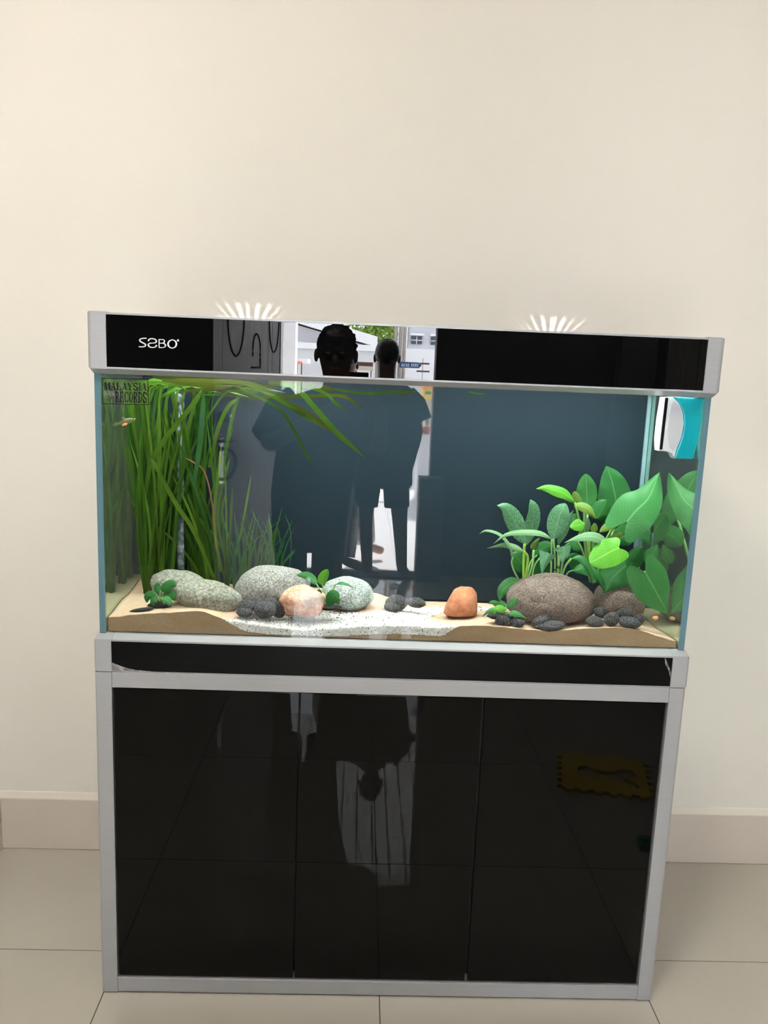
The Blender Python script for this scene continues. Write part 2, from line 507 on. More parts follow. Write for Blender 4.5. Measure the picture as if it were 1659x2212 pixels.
# ceiling lamps
M_LAMPGLASS = NT('lit_lamp_diffuser')
M_LAMPGLASS.p.inputs['Emission Color'].default_value = (1, 0.93, 0.82, 1)
M_LAMPGLASS.p.inputs['Emission Strength'].default_value = 6.0
M_LAMPGLASS = M_LAMPGLASS.m
for k, (lx, ly, lr, pw, col) in enumerate(CEILING_LAMPS):
    lamp = empty('ceiling_light', (lx, ly, CEIL_Z), ['large round ceiling light near the left wall', 'small round ceiling downlight toward the right'][k], 'ceiling light')
    tube('housing', [(lx, ly, CEIL_Z), (lx, ly, CEIL_Z - 0.05)], lr + 0.02, M_WHITEPRINT, lamp, 32)
    tube('diffuser', [(lx, ly, CEIL_Z - 0.0505), (lx, ly, CEIL_Z - 0.055)], lr, M_LAMPGLASS, lamp, 32)
    ld = bpy.data.lights.new('ceiling_light_glow', 'AREA'); ld.shape = 'DISK'; ld.size = lr * 2; ld.energy = pw; ld.color = col
    lo = bpy.data.objects.new('glow', ld); COL.objects.link(lo); lo.parent = lamp; lo.location = (0, 0, -0.06)

# ------------------------------------------------------------------ stand
XL, XR = -0.6035, 0.6045
stand = empty('aquarium_stand', (0, 0.25, 0), 'black and silver aquarium stand with three glossy doors', 'aquarium stand')
BACK = 0.475
# posts, caps and rails
def rounded_post(name, x0, x1, z0, z1, outer):
    bm = bmesh.new(); box_bm(bm, x0, x1, 0.0, BACK, z0, z1)
    xo = x0 if outer < 0 else x1
    es = [e for e in bm.edges if all(abs(v.co.x - xo) < 1e-6 and abs(v.co.y) < 1e-6 for v in e.verts)]
    bmesh.ops.bevel(bm, geom=es, offset=0.006, segments=4, profile=0.5, affect='EDGES')
    me = bpy.data.meshes.new(name); bm.to_mesh(me); bm.free()
    return link(name, me, M_SILVER, stand)
rounded_post('corner_post', XL, -0.5695, 0.003, 0.7335, -1)
rounded_post('corner_post', 0.5715, XR, 0.003, 0.7335, 1)
def cap(name, x0, x1, s):
    bm = bmesh.new()
    prof = [(0.0, 0.7352), (0.0, 0.8025), (0.020, 0.8085), (BACK, 0.8085), (BACK, 0.7352)]
    n = len(prof)
    vv = [bm.verts.new((x0, y, z)) for y, z in prof] + [bm.verts.new((x1, y, z)) for y, z in prof]
    bm.faces.new(vv[:n]); bm.faces.new(vv[n:][::-1])
    for i in range(n):
        j = (i + 1) % n
        bm.faces.new((vv[i], vv[n + i], vv[n + j], vv[j]))
    bmesh.ops.recalc_face_normals(bm, faces=bm.faces)
    xo = x0 if s < 0 else x1
    bm.edges.ensure_lookup_table()
    es = [e for e in bm.edges if all(abs(v.co.x - xo) < 1e-6 for v in e.verts)]
    bmesh.ops.bevel(bm, geom=es, offset=0.005, segments=3, profile=0.5, affect='EDGES')
    me = bpy.data.meshes.new(name); bm.to_mesh(me); bm.free()
    return link(name, me, M_SILVER, stand)
cap('corner_cap', XL, -0.5690, -1)
cap('corner_cap', 0.5715, XR + 0.002, 1)
prism_x('top_rail', [(0.001, 0.7985), (0.001, 0.8020), (0.020, 0.8080), (0.06, 0.8080), (0.06, 0.7985)], -0.5688, 0.5713, M_SILVER, stand)
fascia = box('fascia_strip', -0.5688, 0.5713, 0.002, 0.02, 0.7365, 0.7984, M_FASCIA, stand)
box('lower_trim', -0.5688, 0.5713, 0.0015, 0.02, 0.7348, 0.7366, M_SILVER, stand)
box('middle_rail', -0.5693, 0.5713, 0.0005, 0.03, 0.7010, 0.7342, M_SILVER, stand, 0.001)
box('bottom_rail', -0.5693, 0.5713, 0.0005, 0.03, 0.004, 0.0375, M_SILVER, stand, 0.001)
box('carcass', -0.569, 0.571, 0.03, BACK - 0.002, 0.0042, 0.734, M_BLACKPLASTIC, stand)
box('top_board', -0.5685, 0.5710, 0.0605, BACK - 0.003, 0.7345, 0.8075, M_BLACKPLASTIC, stand)
for x0, x1 in ((-0.5660, -0.1912), (-0.1878, 0.1858), (0.1916, 0.5665)):
    box('door', x0, x1, 0.004, 0.022, 0.0415, 0.6985, M_BLACKDOOR, stand, 0.0006)
# peeling protective film on the fascia
t = NT('peeling_clear_film')
tr = t.node('ShaderNodeBsdfTransparent'); mx = t.node('ShaderNodeMixShader')
t.p.inputs['Base Color'].default_value = (0.55, 0.55, 0.56, 1); t.p.inputs['Roughness'].default_value = 0.15
t.put(mx, 0, t.ramp(t.noise(70.0, detail=4), [(0.35, 0.12), (0.62, 0.6)]))
t.l.new(tr.outputs[0], mx.inputs[1]); t.l.new(t.p.outputs[0], mx.inputs[2]); t.l.new(mx.outputs[0], t.out.inputs[0])
M_FILM = t.m
plate('protective_film', [at(u, v, 0.0008) for u, v in [(240, 1450), (240, 1430), (250, 1435), (266, 1441), (290, 1447), (330, 1451), (420, 1455), (420, 1456), (330, 1454), (280, 1452)]], 0.0008, M_FILM, stand)
plate('protective_film', [at(u, v, 0.0008) for u, v in [(1437, 1421), (1440, 1429), (1446, 1441), (1450, 1458), (1449, 1468), (1444, 1448), (1437, 1434)]], 0.0008, M_FILM, stand)

# ------------------------------------------------------------------ glass tank
GX, GI, GY0, GY1, GZ0, GZ1 = 0.5975, 0.585, 0.020, 0.470, 0.8086, 1.330
BACKDROP_Y = 0.312
tank = empty('aquarium', (0, 0.25, GZ0), 'large clear rectangular glass aquarium between stand and hood', 'aquarium')
def side_pane(name, xo, xi):
    s = 1 if xi > xo else -1
    x0, x1 = min(xo, xi), max(xo, xi)
    bm = bmesh.new(); box_bm(bm, x0, x1, GY0, GY1, GZ0 + 0.001, GZ1)
    me = bpy.data.meshes.new(name); bm.to_mesh(me); bm.free()
    for p in me.polygons:
        if p.normal.x * s > 0.9: p.material_index = 1
        elif abs(p.normal.x) > 0.9: p.material_index = 0
        else: p.material_index = 2
    o = bpy.data.objects.new(name, me); COL.objects.link(o); o.parent = tank
    o.matrix_parent_inverse = parent_world(tank).inverted()
    for m in (M_PANE, M_WETPANE, M_GLASSEDGE): me.materials.append(m)
    tag(o, 'side pane with a blue-green front edge')
    return o
side_pane('side_pane', -GX, -GI)
side_pane('side_pane', GX + 0.003, GI + 0.003)
box('front_pane', -GI + 0.0003, GI + 0.0027, GY0, GY0 + 0.010, GZ0 + 0.001, GZ1, M_PANE, tank)
tag(box('backdrop', -GI + 0.0005, GI + 0.0025, BACKDROP_Y, BACKDROP_Y + 0.008, GZ0 + 0.009, GZ1 - 0.001, M_BACKDROP, tank), 'blue-grey backdrop panel inside the tank')
box('bottom_pane', -GI + 0.004, GI - 0.001, GY0 + 0.014, GY1 - 0.011, GZ0 + 0.0004, GZ0 + 0.0030, M_GLASSEDGE, tank)
box('rear_pane', -GI + 0.0005, GI + 0.0025, GY1 - 0.010, GY1, GZ0 + 0.001, GZ1, M_PANE, tank)
box('corner_seam', GI - 0.006, GI + 0.0022, BACKDROP_Y - 0.006, BACKDROP_Y - 0.0005, GZ0 + 0.012, GZ1, M_SEAL, tank)
box('corner_seam', -GI + 0.0008, -GI + 0.004, BACKDROP_Y - 0.004, BACKDROP_Y - 0.0005, GZ0 + 0.012, GZ1, M_BACKDROP, tank)

# ------------------------------------------------------------------ lettering
def ring(cx, cy, rx, ry, tx, ty, a0=0.0, a1=360.0, n=22):
    out = []
    for i in range(n):
        a, b = math.radians(a0 + (a1 - a0) * i / n), math.radians(a0 + (a1 - a0) * (i + 1) / n)
        o1 = (cx + rx * math.cos(a), cy + ry * math.sin(a)); o2 = (cx + rx * math.cos(b), cy + ry * math.sin(b))
        i1 = (cx + (rx - tx) * math.cos(a), cy + (ry - ty) * math.sin(a)); i2 = (cx + (rx - tx) * math.cos(b), cy + (ry - ty) * math.sin(b))
        out.append([i1, o1, o2, i2])
    return out
def bar(x0, y0, x1, y1): return [[(x0, y0), (x1, y0), (x1, y1), (x0, y1)]]
def diag(xa, ya, xb, yb, w): return [[(xa - w / 2, ya), (xa + w / 2, ya), (xb + w / 2, yb), (xb - w / 2, yb)]]
def stroke(pts, w0, w1=None, n=24):
    w1 = w1 if w1 is not None else w0
    P = crom([(x, y, 0) for x, y in pts], n)
    L, R = [], []
    for i, p in enumerate(P):
        d = (P[min(i + 1, n)] - P[max(i - 1, 0)]).normalized()
        # broad-nib pen: thick on steep runs, thin on level runs
        w = (w1 + (w0 - w1) * abs(d.y)) / 2
        L.append((p.x - d.y * w, p.y + d.x * w)); R.append((p.x + d.y * w, p.y - d.x * w))
    return [[R[i], R[i + 1], L[i + 1], L[i]] for i in range(n)]
def serif(x, y, hw, h=0.07):
    return bar(x - hw, y, x + hw, y + h)
T_, K_ = 0.07, 0.20
GLYPH = {
    'I': bar(.38, 0, .62, 1) + serif(.5, 0, .3) + serif(.5, .93, .3),
    'L': bar(.14, 0, .36, 1) + serif(.25, .93, .24) + bar(.02, 0, .95, .07) + bar(.86, 0, .95, .3),
    'E': bar(.14, 0, .36, 1) + bar(.02, .93, .88, 1) + bar(.8, .72, .88, 1) + bar(.02, 0, .92, .07) + bar(.84, 0, .92, .3) + bar(.3, .47, .66, .54) + bar(.6, .36, .67, .66),
    'M': bar(.07, 0, .15, 1) + bar(.74, 0, .95, 1) + diag(.14, 1, .46, .05, .2) + diag(.46, .05, .8, 1, .07) + serif(.1, 0, .12) + serif(.85, 0, .15) + serif(.1, .93, .1) + serif(.87, .93, .12),
    'A': diag(.12, 0, .48, 1, .07) + diag(.82, 0, .48, 1, .22) + bar(.25, .28, .7, .35) + serif(.12, 0, .14) + serif(.84, 0, .18),
    'Y': diag(.18, 1, .5, .45, .22) + diag(.86, 1, .52, .45, .07) + bar(.39, 0, .61, .5) + serif(.5, 0, .22) + serif(.18, .93, .18) + serif(.86, .93, .14),
    'S': stroke([(.86, .72), (.78, .9), (.5, .965), (.22, .88), (.16, .72), (.3, .57), (.62, .45), (.84, .3), (.78, .1), (.5, .035), (.2, .1), (.12, .3)], .2, .1) + bar(.8, .68, .88, .98) + bar(.1, .02, .18, .32),
    'R': bar(.12, 0, .34, 1) + serif(.23, 0, .22) + ring(.4, .74, .4, .26, .2, .07, -90, 90) + bar(.02, .93, .42, 1) + bar(.3, .48, .42, .55) + diag(.84, 0, .46, .5, .2) + serif(.86, 0, .13),
    'C': ring(.52, .5, .46, .5, .22, .07, 42, 318) + bar(.84, .62, .91, .98) + bar(.84, .05, .9, .3),
    'O': ring(.5, .5, .47, .5, .21, .06),
    'D': bar(.12, 0, .34, 1) + bar(.02, .93, .45, 1) + bar(.02, 0, .45, .07) + ring(.42, .5, .53, .5, .21, .07, -90, 90),
    'B': bar(.12, 0, .34, 1) + bar(.02, .93, .45, 1) + bar(.02, 0, .45, .07) + bar(.3, .48, .45, .55) + ring(.44, .745, .38, .255, .19, .07, -90, 90) + ring(.44, .27, .46, .27, .2, .07, -90, 90),
    'K': bar(.12, 0, .34, 1) + serif(.23, 0, .22) + serif(.23, .93, .22) + diag(.34, .4, .85, 1, .08) + diag(.86, 0, .46, .6, .2),
    'T': bar(.39, 0, .61, 1) + bar(.05, .93, .95, 1) + bar(.05, .7, .12, 1) + bar(.88, .7, .95, 1) + serif(.5, 0, .22),
    'H': bar(.1, 0, .3, 1) + bar(.7, 0, .9, 1) + bar(.3, .47, .7, .54) + serif(.2, 0, .18) + serif(.8, 0, .18) + serif(.2, .93, .18) + serif(.8, .93, .18),
    'o': ring(.5, .45, .4, .45, .16, .09),
    'f': stroke([(.95, .95), (.72, 1.05), (.58, .8), (.4, -.1), (.2, -.38), (0, -.3)], .16, .1) + bar(.3, .55, .9, .63),
}
def print_quads(name, quads, put, mat, parent):
    """flat print: quads in local coordinates laid on a surface by put(x, y)"""
    V, F = [], []
    for q in quads:
        b = len(V)
        V += [put(*p) for p in q]
        F.append([b, b + 1, b + 2, b + 3])
    return link(name, mesh(name, V, F), mat, parent)
def word(txt, x0, x1, y0, y1, gap=0.06):
    """quads of a word inside a box whose y axis points down in the photo"""
    out = []
    n = len(txt)
    wts = [0.55 if c == 'I' else 1.15 if c == 'M' else 1.0 for c in txt]
    tot = sum(wts); x = x0
    for c, w in zip(txt, wts):
        cw = (x1 - x0) * w / tot
        for q in GLYPH[c]:
            out.append([(x + cw * (gap / 2 + gx * (1 - gap)), y1 + (y0 - y1) * gy) for gx, gy in q])
        x += cw
    return out

def stick(y0):
    return lambda x, y: at(190 + x * 0.13864, 800 + y * 0.13864, y0)
t = NT('clear_sticker_film')
tr = t.node('ShaderNodeBsdfTransparent'); mx = t.node('ShaderNodeMixShader'); mx.inputs[0].default_value = 0.10
t.p.inputs['Base Color'].default_value = (0.16, 0.13, 0.10, 1); t.p.inputs['Roughness'].default_value = 0.4
t.l.new(tr.outputs[0], mx.inputs[1]); t.l.new(t.p.outputs[0], mx.inputs[2]); t.l.new(mx.outputs[0], t.out.inputs[0])
M_STICKER = t.m
S0 = stick(GY0 - 0.0004); S1 = stick(GY0 - 0.0008)
sticker = tag(plate('sticker', [S0(x, y) for x, y in [(222, 120), (228, 522), (944, 538), (937, 133)]], 0.0003, M_STICKER, tank), 'clear sticker with black record-book lettering')
bq = [[(222, 120), (937, 133), (937, 141), (222, 128)], [(228, 514), (944, 529), (944, 539), (228, 523)],
      [(219, 120), (228, 120), (234, 523), (225, 523)], [(929, 133), (939, 133), (946, 538), (936, 538)]]
print_quads('printed_border', bq, S1, M_BLACKPRINT, sticker)
skew = lambda q: [[(x, y + (x - 222) * 0.019) for x, y in p] for p in q]
print_quads('printed_words', skew(word('MALAYSIA', 252, 918, 186, 302) + word('RECORDS', 420, 922, 326, 494, 0.04) + word('o', 285, 330, 436, 470) + word('f', 330, 372, 420, 470)), S1, M_BLACKPRINT, sticker)
M_PALEPRINT = simple('pale_print', (0.12, 0.16, 0.10), 0.6)
print_quads('printed_words', skew(word('THE', 248, 380, 132, 176) + word('BOOK', 245, 425, 318, 398)), S1, M_PALEPRINT, sticker)
print_quads('registered_mark', skew(ring(985, 500, 26, 24, 4, 4) + word('R', 972, 1000, 486, 514)), S1, M_BLACKPRINT, sticker)

# ------------------------------------------------------------------ hood
HXL, HXR, HT, HB = -0.6030, 0.6085, 1.4406, 1.3362
hood = empty('aquarium_hood', (0, 0.25, HB), 'black glass aquarium hood with silver end caps and trim', 'aquarium hood')
HBACK = 0.488
def hood_cap(x0, x1, s):
    prof = [(0.0, HB), (0.0, HT), (0.0, HT + 0.0015), (HBACK, HT + 0.0015), (HBACK, 1.3268), (0.0215, 1.3268)]
    bm = bmesh.new()
    n = len(prof)
    vv = [bm.verts.new((x0, y, z)) for y, z in prof] + [bm.verts.new((x1, y, z)) for y, z in prof]
    bm.faces.new(vv[:n]); bm.faces.new(vv[n:][::-1])
    for i in range(n):
        j = (i + 1) % n
        bm.faces.new((vv[i], vv[n + i], vv[n + j], vv[j]))
    bmesh.ops.dissolve_degenerate(bm, dist=1e-5, edges=bm.edges)
    bmesh.ops.recalc_face_normals(bm, faces=bm.faces)
    xo = x0 if s < 0 else x1
    es = [e for e in bm.edges if all(abs(v.co.x - xo) < 1e-6 for v in e.verts)]
    bmesh.ops.bevel(bm, geom=es, offset=0.008 if s < 0 else 0.010, segments=4, profile=0.5, affect='EDGES')
    me = bpy.data.meshes.new('end_cap'); bm.to_mesh(me); bm.free()
    o = link('end_cap', me, M_SILVER, hood)
    return o
hood_cap(HXL, -0.5672, -1)
hood_cap(0.5742, HXR, 1)
panel = box('front_panel', -0.5670, 0.5740, 0.0015, 0.008, 1.3402, 1.4368, M_BLACKGLASS, hood)
prism_x('bottom_rail', [(0.0, HB + 0.0005), (0.0, 1.3400), (0.012, 1.3400), (0.0225, 1.3345), (0.0225, 1.3272), (0.021, 1.3272)], -0.5670, 0.5740, M_SILVER, hood)
box('top_rail', -0.5670, 0.5740, 0.0, 0.012, 1.4370, HT, M_SILVER, hood)
box('lid', -0.5670, 0.5740, 0.0125, HBACK - 0.002, 1.4300, 1.4400, M_BLACKPLASTIC, hood)
box('rear_board', -0.5670, 0.5740, HBACK - 0.004, HBACK, 1.3275, 1.4300, M_BLACKPLASTIC, hood)
# logo on the panel: photo-plane coordinates of the lettering
LG = lambda x, y: at(180 + x * 0.27125, 640 + y * 0.27125, 0.0011)
def lg(quads, x0, x1, y0, y1): return [[(x0 + (x1 - x0) * a, y1 + (y0 - y1) * b) for a, b in q] for q in quads]
L_S = stroke([(.98, .97), (.7, .98), (.3, .93), (.12, .76), (.3, .58), (.66, .42), (.88, .24), (.72, .07), (.36, .03), (.02, .06)], .17, .11)
L_A = stroke([(.05, .72), (.2, .93), (.5, .98), (.82, .88), (.92, .66), (.8, .55), (.5, .5), (.2, .5)], .16, .10) + stroke([(.95, .28), (.8, .08), (.5, .02), (.18, .1), (.07, .32), (.2, .46), (.5, .5), (.8, .5)], .16, .10)
L_B = bar(.02, 0, .15, 1) + bar(.1, .91, .5, 1) + bar(.1, 0, .5, .09) + bar(.1, .5, .55, .58) + ring(.5, .75, .36, .25, .15, .09, -90, 90) + ring(.52, .29, .47, .29, .17, .09, -90, 90)
L_O = ring(.5, .5, .5, .5, .17, .10)
for q, b in ((L_S, (440, 505, 333, 405)), (L_A, (512, 588, 336, 409)), (L_B, (598, 660, 341, 412)), (L_O, (668, 748, 344, 416)), (ring(.5, .5, .5, .5, .42, .42), (745, 763, 343, 361))):
    print_quads('logo_letter', lg(q, *b), LG, M_LOGO, panel)
# light fixtures in the hood and the slotted light gaps behind it
M_LED = NT('white_led_strip')
M_LED.p.inputs['Emission Color'].default_value = (0.93, 0.98, 1, 1); M_LED.p.inputs['Emission Strength'].default_value = 8.0
M_LED = M_LED.m
for lx in (-0.30, 0.31):
    box('light_fixture', lx - 0.26, lx + 0.26, 0.075, 0.155, 1.396, 1.425, M_BLACKPLASTIC, hood)
    box('led_strip', lx - 0.25, lx + 0.25, 0.085, 0.145, 1.3935, 1.3955, M_LED, hood)
    ld = bpy.data.lights.new('hood_light', 'AREA'); ld.shape = 'RECTANGLE'; ld.size = 0.52; ld.size_y = 0.08
    ld.energy = TANK_LAMP_POWER; ld.color = (0.93, 1.0, 0.97)
    lo = bpy.data.objects.new('glow', ld); COL.objects.link(lo); lo.parent = hood
    lo.matrix_parent_inverse = parent_world(hood).inverted(); lo.location = (lx, 0.115, 1.392)
random.seed(5)
for lx, n_slots in ((-0.372, 13), (0.388, 12)):
    # small lamp under a slotted comb behind the hood: throws a fan of light on the wall
    ld = bpy.data.lights.new('slot_light', 'POINT'); ld.energy = 1.1; ld.shadow_soft_size = 0.0004; ld.color = (1.0, 0.93, 0.90)
    lo = bpy.data.objects.new('slot_glow', ld); COL.objects.link(lo); lo.parent = hood
    lo.matrix_parent_inverse = parent_world(hood).inverted(); lo.location = (lx, 0.500, 1.417)
    bars = [(lx - 0.12, lx + 0.12, HBACK, 0.5070, 1.4405, 1.4425)]
    pitch = 0.0074; x = lx - pitch * n_slots / 2
    bars.append((lx - 0.12, x, 0.5070, WALL_Y - 0.0003, 1.4405, 1.4425))
    for q in range(n_slots):
        op = random.uniform(0.0026, 0.0044)
        x += op
        nx_ = x + pitch - op
        bars.append((x, nx_ if q < n_slots - 1 else lx + 0.12, 0.5070, WALL_Y - 0.0003, 1.4405, 1.4425))
        x = nx_
    boxes('vent_grille', bars, M_BLACKPLASTIC, hood)

# ------------------------------------------------------------------ sand bed
FRONT_Y, REAR_Y = 0.0315, 0.3105
front_px = [(228, 1335), (300, 1327), (361, 1324), (415, 1320), (438, 1320), (457, 1328), (490, 1340), (541, 1347), (613, 1357), (654, 1361), (715, 1358), (777, 1353), (836, 1351), (890, 1352), (945, 1356), (985, 1353), (1040, 1351), (1110, 1357), (1180, 1364), (1260, 1358), (1330, 1355), (1380, 1360), (1410, 1371), (1440, 1380), (1467, 1388)]
rear_px = [(314, 1240), (400, 1250), (500, 1262), (600, 1268), (700, 1270), (808, 1279), (841, 1291), (920, 1303), (962, 1306), (1060, 1307), (1150, 1310), (1250, 1312), (1400, 1314)]
fp = [at(u, v, FRONT_Y) for u, v in front_px]; rp = [at(u, v, REAR_Y) for u, v in rear_px]
FX, FZ = [p.x for p in fp], [p.z for p in fp]
RX, RZ = [p.x for p in rp], [p.z for p in rp]
def smooth_interp(x, X, Z):
    return sum(np.interp(x + d, X, Z) * w for d, w in ((-0.012, .2), (-0.006, .2), (0, .2), (0.006, .2), (0.012, .2)))
def bed(x, y):
    tt = min(1, max(0, (y - FRONT_Y) / (REAR_Y - FRONT_Y)))
    zf, zr = smooth_interp(x, FX, FZ), smooth_interp(x, RX, RZ)
    s = tt ** 0.85
    z = zf + (zr - zf) * s
    z += 0.006 * mnoise.noise((x * 9, y * 11, 0.3)) * math.sin(math.pi * tt)
    return z
def on_bed(u, v):
    y = FRONT_Y
    while y < REAR_Y:
        p = at(u, v, y)
        if p.z <= bed(p.x, y): return Vector((p.x, y, bed(p.x, y)))
        y += 0.002
    p = at(u, v, REAR_Y); return Vector((p.x, REAR_Y, bed(p.x, REAR_Y)))
grav_px = [(481, 1338), (545, 1331), (620, 1328), (700, 1321), (790, 1324), (850, 1319), (905, 1312), (960, 1310), (1010, 1309), (1062, 1309), (1064, 1316), (1032, 1320), (958, 1322), (917, 1334), (935, 1342), (960, 1347), (988, 1352)]
grav_pl = [on_bed(u, v) for u, v in grav_px]
GP = [(p.x, p.y) for p in grav_pl] + [(grav_pl[-1].x, FRONT_Y - 0.03), (grav_pl[0].x, FRONT_Y - 0.03)]
def grav_dist(x, y):
    """inside distance to the gravel outline (0 outside)"""
    inside = False; best = 9.0
    n = len(GP)
    for i in range(n):
        (ax, ay), (bx, by) = GP[i], GP[(i + 1) % n]
        if (ay > y) != (by > y) and x < (bx - ax) * (y - ay) / (by - ay) + ax: inside = not inside
        dx, dy = bx - ax, by - ay
        tt = max(0, min(1, ((x - ax) * dx + (y - ay) * dy) / (dx * dx + dy * dy + 1e-12)))
        best = min(best, math.hypot(x - ax - tt * dx, y - ay - tt * dy))
    return best if inside else 0.0
SX0, SX1, SZ0 = -GI + 0.001, GI + 0.002, GZ0 + 0.0095
NX, NY = 150, 40
xs = [SX0 + (SX1 - SX0) * i / NX for i in range(NX + 1)]
ys = [FRONT_Y + (REAR_Y - FRONT_Y) * j / NY for j in range(NY + 1)]
H = [[bed(x, y) for x in xs] for y in ys]
D = [[grav_dist(x, y) for x in xs] for y in ys]
V, F = [], []
SZB = GZ0 + 0.004
for j, y in enumerate(ys):
    for i, x in enumerate(xs):
        h = H[j][i] - min(0.6 * D[j][i], 0.034)
        V.append((x, y, max(h + 0.0012 * mnoise.noise((x * 60, y * 60, 1.0)), SZB)))
for j in range(NY):
    for i in range(NX):
        a = j * (NX + 1) + i
        F.append([a, a + 1, a + NX + 2, a + NX + 1])
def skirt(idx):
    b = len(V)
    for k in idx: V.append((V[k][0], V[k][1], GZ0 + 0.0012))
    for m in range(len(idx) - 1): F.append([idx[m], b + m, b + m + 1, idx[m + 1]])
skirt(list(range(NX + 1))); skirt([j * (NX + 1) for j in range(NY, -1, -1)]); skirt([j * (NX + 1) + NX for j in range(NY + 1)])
sand_me = mesh('sand_bed', V, F)
bm = bmesh.new(); bm.from_mesh(sand_me); bmesh.ops.recalc_face_normals(bm, faces=bm.faces); bm.to_mesh(sand_me); bm.free()
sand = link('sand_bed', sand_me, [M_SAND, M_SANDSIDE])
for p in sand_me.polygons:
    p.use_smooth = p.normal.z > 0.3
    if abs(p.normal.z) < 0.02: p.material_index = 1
tag(sand, 'sloping beige sand on the aquarium floor', 'sand', None, 'stuff')

# white gravel: grains over the whole channel and against the front pane
rng = np.random.default_rng(3)
grains = []
gx0, gx1 = min(p[0] for p in GP), max(p[0] for p in GP)
gy1 = max(p[1] for p in GP)
tries = 0
while len(grains) < 8200 and tries < 60000:
    tries += 1
    x, y = rng.uniform(gx0, gx1), FRONT_Y + (gy1 - FRONT_Y) * rng.uniform() ** 1.15
    dd = grav_dist(x, y)
    if dd > 0 and rng.uniform() < 0.35 + dd * 60:
        grains.append((x, y + 0.001, bed(x, y) + rng.uniform(-0.0022, 0.0004), rng.uniform(0.0013, 0.0023)))
for k in range(5200):
    x = rng.uniform(gx0, gx1)
    dd = grav_dist(x, FRONT_Y)
    top = bed(x, FRONT_Y); low = max(top - min(0.6 * dd, 0.034), SZB)
    z = rng.uniform(SZB, top)
    if dd > 0 and z > low: grains.append((x, FRONT_Y + rng.uniform(0.0, 0.002) - 0.0004, z, rng.uniform(0.0011, 0.0019)))
oct_v = np.array([(1, 0, 0), (-1, 0, 0), (0, 1, 0), (0, -1, 0), (0, 0, 1), (0, 0, -1)], float)
oct_f = np.array([(0, 2, 4), (2, 1, 4), (1, 3, 4), (3, 0, 4), (2, 0, 5), (1, 2, 5), (3, 1, 5), (0, 3, 5)])
ng = len(grains)
GA = np.array(grains)
ang = rng.uniform(0, 6.28, ng); jit = rng.uniform(0.7, 1.35, (ng, 6, 1))
vv = oct_v[None] * jit * GA[:, 3][:, None, None]
ca, sa = np.cos(ang)[:, None], np.sin(ang)[:, None]
vx = vv[:, :, 0] * ca - vv[:, :, 1] * sa; vy = vv[:, :, 0] * sa + vv[:, :, 1] * ca
tl = rng.uniform(-0.8, 0.8, ng)[:, None]
vz = vv[:, :, 2] * np.cos(tl) + vx * np.sin(tl) * 0.7
allv = np.stack([vx + GA[:, 0:1], np.maximum(vy + GA[:, 1:2], GY0 + 0.0104), vz + GA[:, 2:3]], -1).reshape(-1, 3)
allf = (oct_f[None] + (np.arange(ng) * 6)[:, None, None]).reshape(-1, 3)
gm = bpy.data.meshes.new('gravel_bed')
# gravel body under the loose grains
bv, bf, idm = [], [], {}
for j, y in enumerate(ys):
    for i, x in enumerate(xs):
        if D[j][i] > 0.004:
            idm[(j, i)] = len(bv); bv.append((x, y + 0.0005, H[j][i] - 0.0022))
for j in range(NY):
    for i in range(NX):
        k = [(j, i), (j, i + 1), (j + 1, i + 1), (j + 1, i)]
        if all(q in idm for q in k): bf.append([idm[q] for q in k])
row = [i for i in range(NX + 1) if (0, i) in idm]
b0 = len(bv)
for i in row: bv.append((xs[i], FRONT_Y + 0.0005, max(H[0][i] - min(0.6 * D[0][i], 0.034), SZB - 0.004)))
for m in range(len(row) - 1):
    if row[m + 1] == row[m] + 1: bf.append([idm[(0, row[m])], b0 + m, b0 + m + 1, idm[(0, row[m + 1])]])
off = len(allv)
gm.from_pydata([tuple(v) for v in allv] + bv, [], [tuple(int(q) for q in f) for f in allf] + [[q + off for q in f] for f in bf])
gm.update()
gravel = link('gravel_bed', gm, M_GRAVEL)
tag(gravel, 'white gravel channel winding through the beige sand', 'gravel', None, 'stuff')

# ------------------------------------------------------------------ stones
def stone_mesh(name, r, seed, lump=0.12, fine=0.02, sub=4, flat_bottom=0.0, boxy=0.0):
    bm = bmesh.new()
    bmesh.ops.create_icosphere(bm, subdivisions=sub, radius=1.0)
    sv = Vector((seed * 3.7, seed * 1.9, seed * 5.3))
    for v in bm.verts:
        d = v.co.normalized()
        if boxy:
            m = (abs(d.x) ** 4 + abs(d.y) ** 4 + abs(d.z) ** 4) ** 0.25
            d = d.lerp(d / m, boxy)
        k = 1 + lump * mnoise.noise(d * 1.1 + sv) + lump * 0.5 * mnoise.noise(d * 2.3 + sv) + fine * mnoise.noise(d * 9 + sv)
        p = d * k
        if flat_bottom and p.z < -1 + flat_bottom: p.z = -1 + flat_bottom + (p.z + 1 - flat_bottom) * 0.25
        v.co = Vector((p.x * r[0], p.y * r[1], p.z * r[2]))
    me = bpy.data.meshes.new(name)
    bm.to_mesh(me); bm.free()
    return me
def stone(name, u, v, y, rx, rz, mat, label, group, seed, depth=None, rot=0.0, yaw=0.0, lump=0.12, fine=0.02, sub=4, boxy=0.0, cat='stone'):
    k = px(y)
    me = stone_mesh(name, (rx * k, (depth if depth else rx * k * 0.75), rz * k), seed, lump, fine, sub, 0.0, boxy)
    o = link(name, me, mat, None, True)
    o.location = at(u, v, y)
    o.rotation_euler = (0, math.radians(rot), math.radians(yaw))
    return tag(o, label, cat, group)
big = 'large stones on the sand'
stone('river_stone', 388, 1268, 0.185, 60, 39, M_STONE_GREEN, 'grey-green rounded stone at the back left, behind the flat grey boulder', big, 1, 0.05, rot=10)
